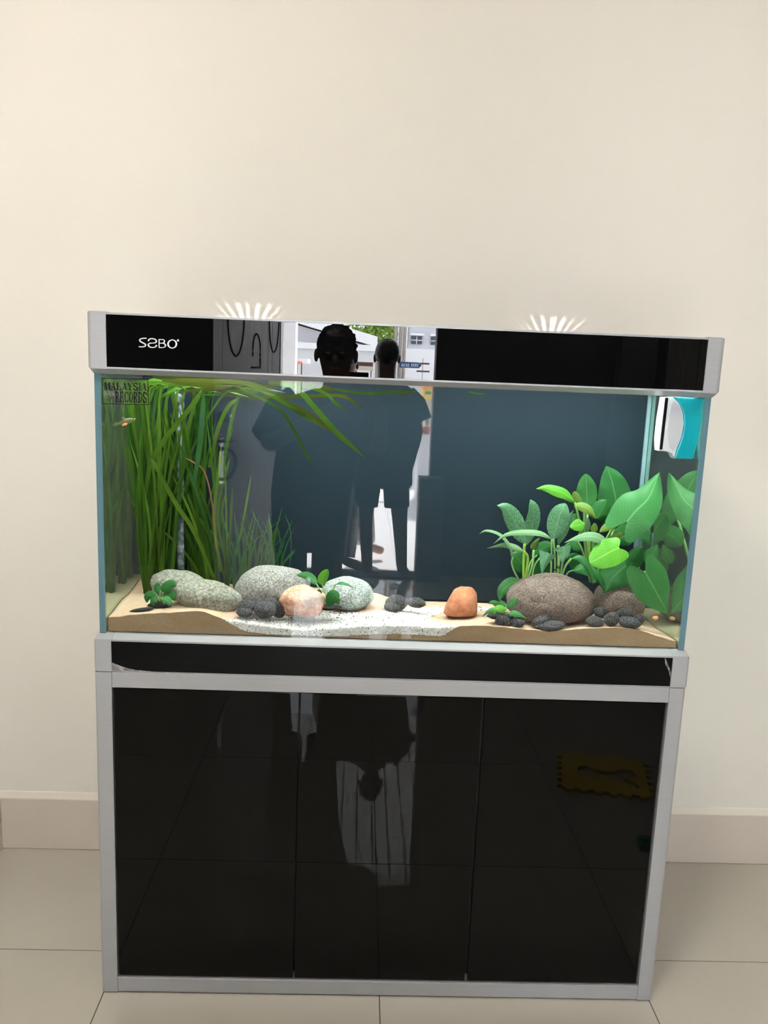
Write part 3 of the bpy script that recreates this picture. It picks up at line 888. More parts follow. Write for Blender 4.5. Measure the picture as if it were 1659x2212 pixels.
stone('river_stone', 448, 1288, 0.105, 75, 35, M_STONE_GREEN, 'long low grey stone beside the small dark-leaved plant at left', big, 2, 0.045, rot=9, lump=0.10)
stone('river_stone', 585, 1273, 0.165, 79, 53, M_STONE_GREY, 'tall domed speckled grey stone behind the black pebbles at left', big, 3, 0.06, rot=-4)
stone('granite_stone', 654, 1299, 0.085, 47, 34, M_STONE_PINK, 'pink and orange granite stone left of the white gravel', big, 4, 0.04, lump=0.2, fine=0.05, boxy=0.25)
stone('river_stone', 750, 1282, 0.165, 58, 36, M_STONE_PALE, 'pale speckled oval stone behind the small plant in the middle', big, 5, 0.05, rot=6)
stone('pumice_rock', 1188, 1296, 0.125, 100, 55, M_STONE_BROWN, 'huge brown volcanic boulder in front of the leafy plants', big, 7, 0.075, rot=3, lump=0.10, fine=0.02, sub=5)
stone('pumice_rock', 1338, 1297, 0.185, 58, 44, M_STONE_BROWN, 'brown volcanic rock half hidden by drooping leaves at right', big, 8, 0.05, rot=8, fine=0.03)
# terracotta block: upright, cut facets
bm = bmesh.new()
for u, v, yy in [(957, 1322, .13), (962, 1308, .135), (974, 1289, .14), (981, 1272, .145), (997, 1266, .15), (1019, 1268, .15), (1029, 1279, .145), (1031, 1306, .14), (1029, 1327, .135), (1012, 1331, .115), (974, 1331, .115), (990, 1285, .118), (1008, 1296, .108), (1012, 1318, .104), (978, 1312, .112),
                 (965, 1330, .17), (970, 1300, .175), (990, 1275, .175), (1018, 1278, .175), (1028, 1305, .18), (1028, 1330, .175)]:
    bm.verts.new(at(u, v, yy) - at(993, 1300, .14))
r_ = bmesh.ops.convex_hull(bm, input=bm.verts)
bmesh.ops.triangulate(bm, faces=bm.faces)
bmesh.ops.subdivide_edges(bm, edges=bm.edges, cuts=3, use_grid_fill=True, smooth=0.1)
for _ in range(1): bmesh.ops.smooth_vert(bm, verts=bm.verts, factor=0.5, use_axis_x=True, use_axis_y=True, use_axis_z=True)
for v in bm.verts:
    v.co += v.co.normalized() * (0.0012 * mnoise.noise(v.co * 90) + 0.0007)
bmesh.ops.recalc_face_normals(bm, faces=bm.faces)
me = bpy.data.meshes.new('sandstone_block'); bm.to_mesh(me); bm.free()
o = link('sandstone_block', me, M_STONE_RED, None, True); o.location = at(993, 1300, 0.14)
tag(o, 'orange terracotta stone standing beside the white gravel', 'stone', big)
LAVA = [
    (533, 1310, 0.062, 22, 17, 'upper left black lava pebble between the grey stones'),
    (528, 1323, 0.052, 19, 13, 'lowest black lava pebble at the tip of the white gravel, left'),
    (552, 1301, 0.085, 20, 13, 'black lava pebble touching the domed grey stone, left heap'),
    (573, 1317, 0.060, 28, 20, 'largest black lava pebble of the left heap'),
    (584, 1303, 0.080, 19, 14, 'small black lava pebble on top of the left heap'),
    (603, 1316, 0.072, 17, 20, 'black lava pebble against the pink granite stone'),
    (857, 1303, 0.150, 26, 18, 'big charcoal lava pebble on the sand in the middle'),
    (847, 1312, 0.118, 18, 11, 'small charcoal lava pebble leaning on the bigger middle one'),
    (899, 1302, 0.155, 21, 12, 'flat grey-brown lava pebble left of the orange stone'),
    (1087, 1342, 0.060, 20, 14, 'left of two black lava pebbles below the tiny bright plant'),
    (1118, 1345, 0.052, 16, 13, 'right of two black lava pebbles below the tiny bright plant'),
    (1169, 1342, 0.060, 23, 14, 'dark tilted lava pebble under the brown boulder'),
    (1192, 1352, 0.045, 27, 12, 'pale grey lava pebble in front of the brown boulder'),
    (1285, 1343, 0.058, 20, 13, 'leftmost black lava pebble of the right heap'),
    (1298, 1323, 0.090, 17, 13, 'rear black lava pebble against the brown boulder, right heap'),
    (1321, 1338, 0.062, 17, 16, 'round middle black lava pebble of the right heap'),
    (1350, 1328, 0.085, 19, 15, 'rear round black lava pebble by the half hidden rock'),
    (1359, 1345, 0.055, 25, 13, 'long black lava pebble at the front of the right heap'),
    (1381, 1338, 0.075, 12, 14, 'rightmost small black lava pebble of the right heap'),
]
random.seed(11)
for i, (u, v, y, rx, rz, lab) in enumerate(LAVA):
    if i < 6: rx, rz = rx * 0.93, rz * 0.93
    ry = rx * px(y) * 0.75
    y = max(GY0 + 0.0125 + ry, on_bed(u, v + rz * 0.94).y + ry * 0.25) if i in (6, 7, 8) else y
    y = min(y, 0.17)
    stone('lava_pebble', u, v, y, rx, rz, M_LAVA, lab, 'black lava pebbles', 20 + i, None, rot=random.uniform(-12, 12) + (-24 if i == 11 else 0), lump=0.14, fine=0.05, sub=3, cat='pebble')
stone('wood_chip', 305, 1318, 0.055, 26, 5, M_ROOT, 'thin black bark chip lying on the sand at left', None, 60, 0.008, rot=-8, sub=3, cat='bark chip')
M_ORANGE = simple('orange_shell', (0.62, 0.25, 0.10), 0.5, var=0.2)
stone('snail_shell', 1416, 1335, 0.11, 7, 5, M_ORANGE, 'tiny orange shell on the sand by the right pane', None, 61, None, sub=2, cat='shell')

# ------------------------------------------------------------------ plants
def width_at(t, shape, tip=0.85):
    if shape == 'blade': return min(1.0, 0.75 + t) * (1.0 if t < 0.72 else math.cos((t - 0.72) / 0.28 * math.pi / 2) ** 0.8 * 0.97 + 0.03)
    if shape == 'lance': return max(0.03, math.sin(math.pi * min(1, t ** 0.72 * 0.97 + 0.015)) ** 1.1)
    if shape == 'oval': return max(0.03, math.sin(math.pi * min(1, t ** 0.85 * 0.96 + 0.03)) ** 0.65)
    if shape == 'heart':
        if t < 0.28: return 0.80 + 0.20 * math.sin(t / 0.28 * math.pi / 2)
        return max(0.02, math.cos((t - 0.28) / 0.72 * math.pi / 2) ** tip)
    if shape == 'delta': return max(0.02, 1 - t) ** 0.8
def leaf(parent, spine, hw, shape, mat, normal=(0, -0.8, 0.6), cup=0.18, lobe=0.5, tip=0.85, n=12, m=6, wave=0.05, name='leaf', twist=0.0, fold=0.0):
    """spine: list of world points base -> tip; hw in metres"""
    P = crom(spine, n)
    N0 = Vector(normal).normalized()
    V, UV, F = [], [], []
    L = sum((P[i + 1] - P[i]).length for i in range(n))
    for i, p in enumerate(P):
        t_ = i / n
        T = (P[min(i + 1, n)] - P[max(i - 1, 0)]).normalized()
        S = T.cross(N0)
        if S.length < 1e-4: S = Vector((1, 0, 0))
        S.normalize()
        if twist: S = Matrix.Rotation(twist * t_, 3, T) @ S
        N = S.cross(T).normalized()
        w = width_at(t_, shape, tip) * hw
        for j in range(m + 1):
            s = j / m * 2 - 1
            lb = 0.0
            if shape == 'heart': lb = lobe * hw * math.sin(abs(s) * math.pi * 0.72) * max(0, 1 - t_ / 0.35) ** 1.4
            q = p + S * (w * s) - T * lb + N * (hw * (-cup * s * s + fold * abs(s) + wave * math.sin(t_ * 17 + s * 3) * abs(s)))
            q.x = max(-GI + 0.003, min(GI - 0.0005, q.x)); q.y = max(GY0 + 0.0125, min(BACKDROP_Y - 0.003, q.y))
            V.append(q); UV.append((t_, j / m))
    for i in range(n):
        for j in range(m):
            a = i * (m + 1) + j
            F.append([a, a + 1, a + m + 2, a + m + 1])
    return link(name, mesh(name, V, F, UV), mat, parent, True)
def pleaf(parent, pts, hw, shape, mat, **kw):
    P = [at(u, v, y) for u, v, y in pts]
    ym = sum(p[2] for p in pts) / len(pts)
    return leaf(parent, P, hw * px(ym), shape, mat, **kw)
def pstem(parent, pts, r, mat=None, **kw):
    P = [at(u, v, y) for u, v, y in pts]
    return tube('stem', P, r, mat or M_STEM, parent, 6, 10)

# --- tall ribbon grass at the back left
random.seed(21)
TOPZ = 1.316
def ribbon_plant(u0, y0, nbl, spread, lean, label, hgt=(0.72, 1.0), hw=(2.1, 3.7), mat=M_BLADE):
    base = on_bed(u0, 1236 + (u0 - 320) * 0.05) if y0 is None else None
    p0 = Vector((at(u0, 1240, y0).x, y0, 0)); p0.z = bed(p0.x, y0) - 0.004
    root = empty('ribbon_leaf_plant', p0, label, 'water plant', 'tall ribbon grass at the left')
    for k in range(nbl):
        h = random.uniform(*hgt)
        top = p0.z + (TOPZ - p0.z) * h
        dx = lean + random.gauss(0, spread)
        dy = random.uniform(-0.09, 0.02)
        bx = random.gauss(0, 0.25) * spread
        b = p0 + Vector((random.uniform(-0.008, 0.008), random.uniform(-0.008, 0.006), 0))
        def clampx(v): 
            v.x = max(-GI + 0.006, v.x); v.y = min(max(v.y, GY0 + 0.02), BACKDROP_Y - 0.006); return v
        pts = [b]
        for f in (0.25, 0.5, 0.75, 1.0):
            pts.append(clampx(Vector((b.x + dx * f ** 1.5 + bx * math.sin(f * math.pi), b.y + dy * f, b.z + (top - b.z) * (f - 0.03 * abs(dx) / 0.1 * f * f)))))
        if h > 0.93:      # long blade: bends over and floats along the surface
            e = pts[-1]; L = random.uniform(0.05, 0.20)
            pts[-1] = Vector((e.x, e.y, min(e.z, TOPZ - 0.012)))
            pts.append(clampx(Vector((e.x + L * 0.45, e.y - 0.01, TOPZ - random.uniform(0.002, 0.008)))))
            pts.append(clampx(Vector((e.x + L, e.y - 0.02, TOPZ - random.uniform(0.004, 0.03)))))
        w = random.uniform(*hw) * px(b.y)
        leaf(root, pts, w, 'blade', mat, normal=(random.uniform(-0.7, 0.7), -1, 0.15), cup=0.1, n=16, m=2, wave=0.0, name='blade', twist=random.uniform(-1.2, 1.2), fold=0.15)
    return root
ribbon_plant(328, 0.245, 22, 0.035, 0.000, 'ribbon grass clump nearest the left pane')
ribbon_plant(346, 0.215, 22, 0.045, 0.012, 'ribbon grass clump behind the bare sand slope')
ribbon_plant(334, 0.285, 20, 0.035, 0.000, 'ribbon grass clump in the rear left corner')
ribbon_plant(318, 0.180, 16, 0.030, 0.004, 'ribbon grass clump rooted low beside the left pane')
ribbon_plant(366, 0.265, 20, 0.050, 0.020, 'ribbon grass clump behind the left end of the grey-green stone')
ribbon_plant(392, 0.255, 18, 0.045, 0.010, 'ribbon grass clump behind the middle of the grey-green stone')
ribbon_plant(418, 0.275, 18, 0.050, 0.000, 'dense ribbon grass clump before the backdrop')
ribbon_plant(446, 0.235, 16, 0.050, -0.050, 'ribbon grass clump leaning left above the long grey stone', (0.55, 0.98))
ribbon_plant(466, 0.255, 10, 0.045, -0.020, 'looser ribbon grass clump right of the leaning one', (0.45, 0.95))
ribbon_plant(486, 0.265, 8, 0.040, 0.000, 'thin ribbon grass clump at the right edge of the tall grass', (0.35, 0.75), (1.8, 3.0))
# long single blades that read on their own
hero = empty('ribbon_leaf_plant', at(455, 1245, 0.20), 'ribbon grass plant with long crossing blades in front of the clump', 'water plant', 'tall ribbon grass at the left')
for pts, hw, m in [
    ([(462, 1248, .20), (420, 1150, .17), (375, 1080, .15), (338, 1010, .13), (325, 985, .13)], 4.6, M_BLADE),
    ([(312, 1075, .15), (330, 990, .13), (375, 925, .11), (420, 870, .10), (438, 838, .10)], 5.0, M_BLADE),
    ([(420, 1040, .13), (432, 960, .11), (437, 900, .11), (440, 845, .11)], 5.2, M_BLADE_DARK),
    ([(452, 1010, .16), (470, 930, .14), (492, 880, .12), (514, 860, .12)], 4.2, M_BLADE),
    ([(470, 1240, .2), (452, 1150, .18), (432, 1085, .17), (410, 1020, .17), (385, 950, .17)], 3.8, M_BLADE),
    ([(478, 1235, .2), (462, 1130, .18), (470, 1040, .17), (478, 960, .17)], 3.4, M_BLADE),
    ([(468, 1190, .17), (458, 1085, .15), (442, 1020, .14), (420, 1000, .13), (398, 988, .13)], 1.5, M_BLADE_BROWN),
    ([(486, 1210, .2), (470, 1110, .18), (486, 1030, .16), (496, 990, .16)], 2.6, M_BLADE),
    ([(350, 1238, .2), (352, 1100, .18), (342, 980, .17), (345, 860, .16)], 5.0, M_BLADE),
    ([(372, 1238, .2), (385, 1090, .18), (400, 960, .17), (425, 850, .16)], 4.6, M_BLADE)]:
    pleaf(hero, pts, hw, 'blade', m, normal=(0.15, -1, 0.1), n=18, m=2, cup=0.1, wave=0, name='blade', fold=0.15)
# --- floating blades at the surface
flo = empty('ribbon_leaf_plant', at(560, 838, 0.12), 'bundle of long olive blades floating at the surface under the hood', 'water plant')
for pts, hw, m in [
    ([(605, 812, .10), (640, 838, .10), (680, 881, .085), (726, 933, .075), (788, 988, .07)], 6.2, M_BLADE_FLOAT),
    ([(560, 835, .12), (591, 857, .11), (658, 888, .10), (720, 934, .09)], 5.0, M_BLADE_OLIVE),
    ([(520, 838, .10), (550, 854, .10), (604, 884, .09), (631, 922, .085), (658, 974, .08), (680, 1010, .08)], 3.2, M_BLADE_FLOAT),
    ([(600, 815, .12), (642, 827, .12), (702, 849, .11), (722, 868, .10), (748, 889, .10)], 3.6, M_BLADE_FLOAT),
    ([(540, 862, .14), (593, 857, .13), (686, 856, .12), (740, 856, .11), (785, 882, .11)], 4.5, M_BLADE_OLIVE),
    ([(580, 822, .15), (642, 827, .15), (690, 836, .15), (726, 843, .15)], 6.5, M_BLADE_OLIVE),
    ([(700, 838, .17), (794, 850, .17), (850, 846, .17), (905, 846, .17)], 3.0, M_BLADE_FLOAT),
    ([(860, 855, .12), (878, 850, .12), (895, 846, .12)], 1.8, M_BLADE_OLIVE),
    ([(1012, 846, .15), (1030, 850, .15), (1052, 851, .15)], 2.0, M_BLADE_FLOAT),
    ([(470, 812, .13), (530, 828, .12), (575, 850, .11), (615, 872, .10), (668, 905, .10), (712, 930, .10)], 4.0, M_BLADE_FLOAT),
    ([(330, 815, .16), (420, 818, .15), (520, 828, .15), (600, 836, .15)], 7.0, M_BLADE_OLIVE),
    ([(350, 822, .13), (430, 830, .12), (510, 842, .12), (560, 848, .12)], 7.0, M_BLADE_OLIVE),
    ([(360, 830, .18), (430, 836, .18), (500, 848, .18), (545, 858, .17)], 6.0, M_BLADE_OLIVE),
    ([(380, 812, .10), (450, 818, .09), (520, 824, .09), (590, 842, .09)], 5.0, M_BLADE_OLIVE),
    ([(345, 808, .20), (440, 822, .20), (540, 832, .20), (610, 850, .20)], 6.5, M_BLADE_OLIVE),
    ([(400, 846, .11), (440, 842, .11), (500, 838, .11), (570, 830, .11)], 4.5, M_BLADE_OLIVE),
    ([(420, 838, .22), (470, 850, .2), (520, 854, .2), (580, 862, .19)], 5.5, M_BLADE_OLIVE),
    ([(430, 852, .07), (450, 853, .07), (475, 852, .07)], 1.8, M_BLADE_FLOAT)]:
    pts = [(u, v, y) for u, v, y in pts]
    P = [at(u, v, y) for u, v, y in pts]
    for p in P: p.z = min(p.z, 1.3195)
    leaf(flo, P, hw * px(0.12), 'blade', m, normal=(0.0, -1, -0.45), n=18, m=2, cup=0.1, wave=0, name='blade', fold=0.12)

# --- short thin grass right of the tall clump
random.seed(8)
def tuft(u0, y0, nbl, label, vtop):
    p0 = Vector((at(u0, 1240, y0).x, y0, 0)); p0.z = bed(p0.x, y0) - 0.003
    root = empty('thin_leaf_plant', p0, label, 'water plant', 'short thin grass behind the domed stone')
    for k in range(nbl):
        tu = u0 + random.gauss(0, 26); tv = vtop + abs(random.gauss(0, 42))
        y1 = y0 + random.uniform(-0.05, 0.02)
        e = at(tu, tv, y1); b = p0 + Vector((random.uniform(-0.01, 0.01), random.uniform(-0.01, 0.01), 0))
        mid = b.lerp(e, 0.5) + Vector((random.gauss(0, 0.006) - (e.x - b.x) * 0.25, 0, 0.01))
        leaf(root, [b, mid, e], random.uniform(1.2, 2.3) * px(y0), 'blade', M_BLADE_DARK if random.random() < 0.7 else M_BLADE, normal=(random.uniform(-0.6, 0.6), -1, 0.1), n=10, m=2, cup=0.1, wave=0, name='blade', twist=random.uniform(-1, 1))
    return root
for u0, y0, nb, vt, lab in [(515, 0.265, 9, 1090, 'thin dark grass tuft beside the tall ribbon grass'), (536, 0.245, 11, 1100, 'thin dark grass tuft left of the domed stone top'), (560, 0.275, 11, 1095, 'thin dark grass tuft directly behind the domed stone'), (584, 0.250, 12, 1090, 'thickest thin grass tuft above the domed stone'), (606, 0.270, 9, 1105, 'rightmost thin grass tuft beside the bare backdrop')]:
    tuft(u0, y0, nb, lab, vt)
fine = empty('thin_leaf_plant', at(625, 1230, 0.25), 'single long hair-thin stalk at the right edge of the thin grass', 'water plant')
pleaf(fine, [(624, 1236, .25), (629, 1190, .25), (626, 1140, .25), (614, 1110, .25)], 0.9, 'blade', M_BLADE_DARK, n=14, m=2, name='blade')

# --- peace-lily like plant with flecked leaves, rooted behind the brown boulder
lily = empty('flecked_leaf_plant', at(1165, 1262, 0.19), 'leafy plant with white-flecked pointed leaves behind the brown boulder', 'water plant')
def L(pts, hw, shape, mat, **kw): return pleaf(lily, pts, hw, shape, mat, **kw)
L([(1133, 1176, .17), (1122, 1148, .17), (1106, 1115, .165), (1091, 1096, .16), (1074, 1092, .155)], 20, 'lance', M_LEAF_SPECK, normal=(-0.2, -1, 0.35), cup=0.1)
L([(1135, 1180, .18), (1147, 1145, .18), (1154, 1112, .175), (1151, 1090, .17), (1146, 1079, .17)], 17, 'lance', M_LEAF_SPECK, normal=(0.25, -1, 0.2), cup=0.1)
L([(1108, 1205, .15), (1104, 1183, .15), (1083, 1155, .15), (1052, 1145, .145), (1036, 1152, .14)], 6.5, 'lance', M_LEAF_PALE, normal=(0.3, -0.6, 1), cup=0.3)
L([(1193, 1164, .14), (1169, 1152, .14), (1129, 1149, .135), (1092, 1155, .13), (1066, 1174, .13)], 8.0, 'lance', M_LEAF_PALE, normal=(0, -0.8, 0.8), cup=0.25)
L([(1133, 1192, .15), (1112, 1182, .15), (1088, 1177, .15), (1052, 1184, .15)], 7.5, 'lance', M_LEAF_PALE, normal=(0, -0.9, 0.5), cup=0.3)
L([(1195, 1164, .165), (1203, 1132, .16), (1212, 1106, .155), (1222, 1088, .155)], 23, 'oval', M_LEAF_SPECK, normal=(-0.25, -1, 0.3), cup=0.12)
L([(1200, 1166, .175), (1205, 1140, .17), (1213, 1122, .165), (1222, 1118, .165)], 12, 'lance', M_LEAF_DARK, normal=(0.3, -1, -0.1), cup=0.2)
L([(1206, 1178, .185), (1218, 1148, .185), (1230, 1122, .18), (1239, 1102, .18)], 13, 'lance', M_LEAF_SPECK, normal=(0.5, -1, 0.0), cup=0.1)
L([(1184, 1194, .12), (1180, 1205, .118), (1175, 1220, .115), (1172, 1240, .115)], 20, 'delta', M_LEAF_SPECK, normal=(0, -1, 0.35), cup=0.25)
L([(1217, 1180, .12), (1219, 1192, .118), (1218, 1205, .115), (1216, 1219, .115)], 21, 'delta', M_LEAF_SPECK, normal=(0.1, -1, 0.4), cup=0.2)
L([(1153, 1190, .20), (1156, 1178, .20), (1166, 1162, .2)], 10, 'lance', M_LEAF_OLIVE, normal=(0.3, -1, 0.1))
L([(1140, 1240, .21), (1130, 1222, .21), (1118, 1205, .21), (1104, 1196, .21)], 19, 'oval', M_LEAF_DARK, normal=(0, -1, 0.2))
L([(1152, 1205, .21), (1166, 1190, .21), (1182, 1180, .21), (1196, 1180, .21)], 15, 'oval', M_LEAF_DARK, normal=(0, -1, 0.3))
L([(1170, 1250, .215), (1168, 1230, .215), (1172, 1205, .215)], 22, 'oval', M_LEAF_DARK, normal=(0, -1, 0.2))
L([(1124, 1256, .16), (1104, 1260, .155), (1086, 1276, .15), (1079, 1297, .15)], 15, 'oval', M_LEAF, normal=(-0.3, -1, 0.4), cup=0.15)
L([(1233, 1207, .15), (1252, 1205, .145), (1268, 1222, .14), (1279, 1244, .14), (1282, 1264, .14)], 8, 'lance', M_LEAF, normal=(-0.3, -0.8, 0.5), cup=0.3)
L([(1237, 1233, .16), (1262, 1228, .155), (1290, 1243, .15), (1307, 1278, .15)], 14, 'lance', M_LEAF_DARK, normal=(-0.1, -0.8, 0.6), cup=0.2)
L([(1320, 1188, .11), (1300, 1166, .11), (1276, 1158, .11), (1246, 1163, .11), (1219, 1172, .11)], 12.5, 'lance', M_LEAF_PALE, normal=(0, -0.9, 0.7), cup=0.15)
for pts, r, m in [
    ([(1131, 1256, .185), (1131, 1215, .18), (1133, 1174, .172)], 0.0028, M_STEM_LIME),
    ([(1134, 1256, .18), (1139, 1222, .165), (1140, 1202, .155), (1132, 1191, .15)], 0.0026, M_STEM_LIME),
    ([(1140, 1254, .19), (1150, 1220, .195), (1153, 1188, .2)], 0.0026, M_STEM),
    ([(1137, 1255, .19), (1146, 1215, .195), (1160, 1199, .2)], 0.0016, M_STEM),
    ([(1148, 1250, .19), (1155, 1222, .195), (1166, 1205, .2)], 0.0016, M_STEM),
    ([(1122, 1256, .17), (1110, 1232, .16), (1105, 1215, .155), (1108, 1204, .15)], 0.002, M_STEM),
    ([(1190, 1250, .17), (1191, 1215, .165), (1192, 1164, .15)], 0.002, M_STEM),
    ([(1197, 1252, .18), (1199, 1220, .18), (1196, 1164, .166)], 0.0022, M_STEM),
    ([(1204, 1250, .185), (1207, 1215, .185), (1206, 1178, .185)], 0.0034, M_STEM),
    ([(1211, 1250, .18), (1214, 1225, .17), (1217, 1205, .14)], 0.0022, M_STEM),
    ([(1214, 1246, .17), (1222, 1222, .16), (1234, 1207, .15)], 0.0022, M_STEM),
    ([(1222, 1246, .175), (1228, 1236, .17), (1238, 1232, .16)], 0.0018, M_STEM),
    ([(1201, 1252, .19), (1204, 1225, .19), (1205, 1200, .19)], 0.0050, M_ROOT)]:
    pstem(lily, pts, r, m)
# --- broad heart-leaved plant filling the right corner
heart = empty('heart_leaf_plant', at(1285, 1255, 0.21), 'broad heart-leaved green plant filling the right corner of the tank', 'water plant')
def Hh(pts, hw, shape, mat, **kw): return pleaf(heart, pts, hw, shape, mat, **kw)
Hh([(1333, 1118, .265), (1331, 1085, .265), (1322, 1040, .26), (1310, 1007, .255)], 39, 'heart', M_LEAF, normal=(-0.1, -1, 0.25), lobe=0.45, cup=0.1, n=18, m=10)
Hh([(1355, 1126, .15), (1375, 1102, .152), (1402, 1074, .165), (1425, 1020, .188)], 46, 'heart', M_LEAF, normal=(-0.25, -1, 0.35), lobe=0.8, cup=0.14, n=18, m=10)
Hh([(1394, 1236, .075), (1408, 1262, .075), (1427, 1296, .08), (1443, 1327, .085)], 44, 'heart', M_LEAF, normal=(-0.1, -1, 0.3), lobe=0.68, cup=0.14, n=18, m=10)
Hh([(1336, 1184, .095), (1318, 1192, .09), (1297, 1204, .088), (1274, 1216, .088)], 33, 'heart', M_LEAF_BRIGHT, normal=(0.1, -0.85, 0.75), lobe=0.45, tip=0.45, cup=0.1, n=18, m=10)
Hh([(1352, 1222, .15), (1335, 1236, .15), (1318, 1256, .15), (1306, 1281, .15)], 38, 'heart', M_LEAF_DARK, normal=(-0.2, -1, 0.2), lobe=0.4, cup=0.1, n=14, m=8)
Hh([(1269, 1100, .26), (1268, 1075, .26), (1267, 1050, .255), (1265, 1024, .25)], 24, 'oval', M_LEAF, normal=(0, -1, 0.2), cup=0.1)
Hh([(1242, 1086, .17), (1222, 1068, .165), (1198, 1059, .16), (1177, 1054, .155), (1158, 1056, .15)], 13, 'lance', M_LEAF_BRIGHT, normal=(0.2, -1, 0.5), cup=0.15)
Hh([(1258, 1098, .19), (1248, 1078, .185), (1241, 1062, .18)], 13, 'oval', M_LEAF_OLIVE, normal=(0.3, -1, 0.5), cup=0.3)
Hh([(1240, 1092, .18), (1258, 1094, .175), (1274, 1103, .17), (1288, 1121, .17)], 11, 'oval', M_LEAF_OLIVE, normal=(-0.1, -1, 0.5), cup=0.25)
Hh([(1262, 1130, .16), (1250, 1134, .155), (1232, 1139, .15)], 14, 'oval', M_LEAF_BRIGHT, normal=(0, -1, 0.45), cup=0.15)
Hh([(1313, 1170, .17), (1328, 1160, .165), (1342, 1152, .16), (1352, 1154, .16)], 8, 'lance', M_LEAF_OLIVE, normal=(0, -1, 0.5))
Hh([(1295, 1150, .2), (1312, 1138, .2), (1332, 1130, .2), (1350, 1128, .2)], 9, 'lance', M_LEAF_OLIVE, normal=(0, -1, 0.5))
Hh([(1385, 1110, .23), (1398, 1135, .23), (1408, 1160, .225), (1410, 1182, .22)], 30, 'oval', M_LEAF_DARK, normal=(-0.1, -1, 0.1), cup=0.1)
Hh([(1290, 1120, .255), (1300, 1100, .255), (1312, 1080, .255)], 22, 'oval', M_LEAF_DARK, normal=(0, -1, 0.2))
Hh([(1362, 1215, .21), (1376, 1195, .21), (1390, 1180, .21)], 14, 'lance', M_LEAF_DARK, normal=(0, -1, 0.2))
for pts, hw, shp, m, nr in [
        ([(1330, 1175, .24), (1345, 1160, .24), (1366, 1150, .24), (1388, 1152, .24)], 24, 'oval', M_LEAF_DARK, (0, -1, .2)),
        ([(1352, 1235, .24), (1368, 1212, .24), (1384, 1195, .24), (1400, 1190, .235)], 20, 'oval', M_LEAF_DARK, (0, -1, .2)),
        ([(1262, 1238, .23), (1250, 1220, .23), (1238, 1208, .23), (1226, 1204, .23)], 18, 'oval', M_LEAF_DARK, (0, -1, .2)),
        ([(1300, 1225, .24), (1290, 1200, .24), (1288, 1180, .24), (1292, 1165, .24)], 20, 'oval', M_LEAF_DARK, (0, -1, .2)),
        ([(1258, 1190, .22), (1246, 1180, .22), (1234, 1176, .22), (1218, 1180, .22)], 11, 'lance', M_LEAF_DARK, (0, -1, .4)),
        ([(1318, 1128, .27), (1306, 1112, .27), (1296, 1100, .27), (1290, 1082, .27)], 18, 'oval', M_LEAF_DARK, (0, -1, .2)),
        ([(1395, 1215, .17), (1405, 1200, .17), (1414, 1190, .17), (1420, 1176, .17)], 14, 'oval', M_LEAF, (0, -1, .3)),
        ([(1245, 1110, .2), (1238, 1122, .2), (1228, 1128, .2)], 9, 'oval', M_LEAF, (0, -1, .4))]:
    Hh(pts, hw, shp, m, normal=nr, cup=0.12)
Hh([(1270, 1150, .18), (1271, 1135, .175), (1270, 1118, .17)], 7, 'oval', M_LEAF_PALE, normal=(0.2, -1, 0.1), cup=0.4)
Hh([(1283, 1152, .19), (1284, 1142, .19), (1285, 1130, .19)], 8, 'oval', M_LEAF_OLIVE, normal=(-0.2, -1, 0.1), cup=0.4)
for pts, r, m in [
    ([(1288, 1258, .22), (1300, 1190, .215), (1325, 1140, .21), (1352, 1128, .175)], 0.0034, M_STEM),
    ([(1292, 1258, .23), (1315, 1180, .245), (1333, 1118, .262)], 0.0032, M_STEM),
    ([(1278, 1258, .21), (1266, 1200, .2), (1263, 1150, .19), (1262, 1098, .185)], 0.003, M_STEM),
    ([(1282, 1258, .21), (1273, 1200, .2), (1272, 1150, .19)], 0.0034, M_STEM_LIME),
    ([(1284, 1258, .22), (1281, 1200, .21), (1284, 1152, .19)], 0.0026, M_STEM),
    ([(1275, 1258, .2), (1258, 1190, .18), (1248, 1165, .17), (1262, 1130, .16)], 0.0022, M_STEM),
    ([(1295, 1258, .2), (1325, 1215, .15), (1336, 1184, .097)], 0.0028, M_STEM),
    ([(1296, 1258, .22), (1345, 1245, .2), (1380, 1245, .12), (1393, 1236, .078)], 0.003, M_STEM),
    ([(1278, 1258, .22), (1270, 1180, .24), (1269, 1100, .26)], 0.0026, M_STEM),
    ([(1280, 1258, .21), (1258, 1150, .19), (1242, 1086, .172)], 0.0024, M_STEM),
    ([(1372, 1240, .26), (1378, 1200, .26), (1384, 1150, .26)], 0.0025, M_SEAL)]:
    pstem(heart, pts, r, m)
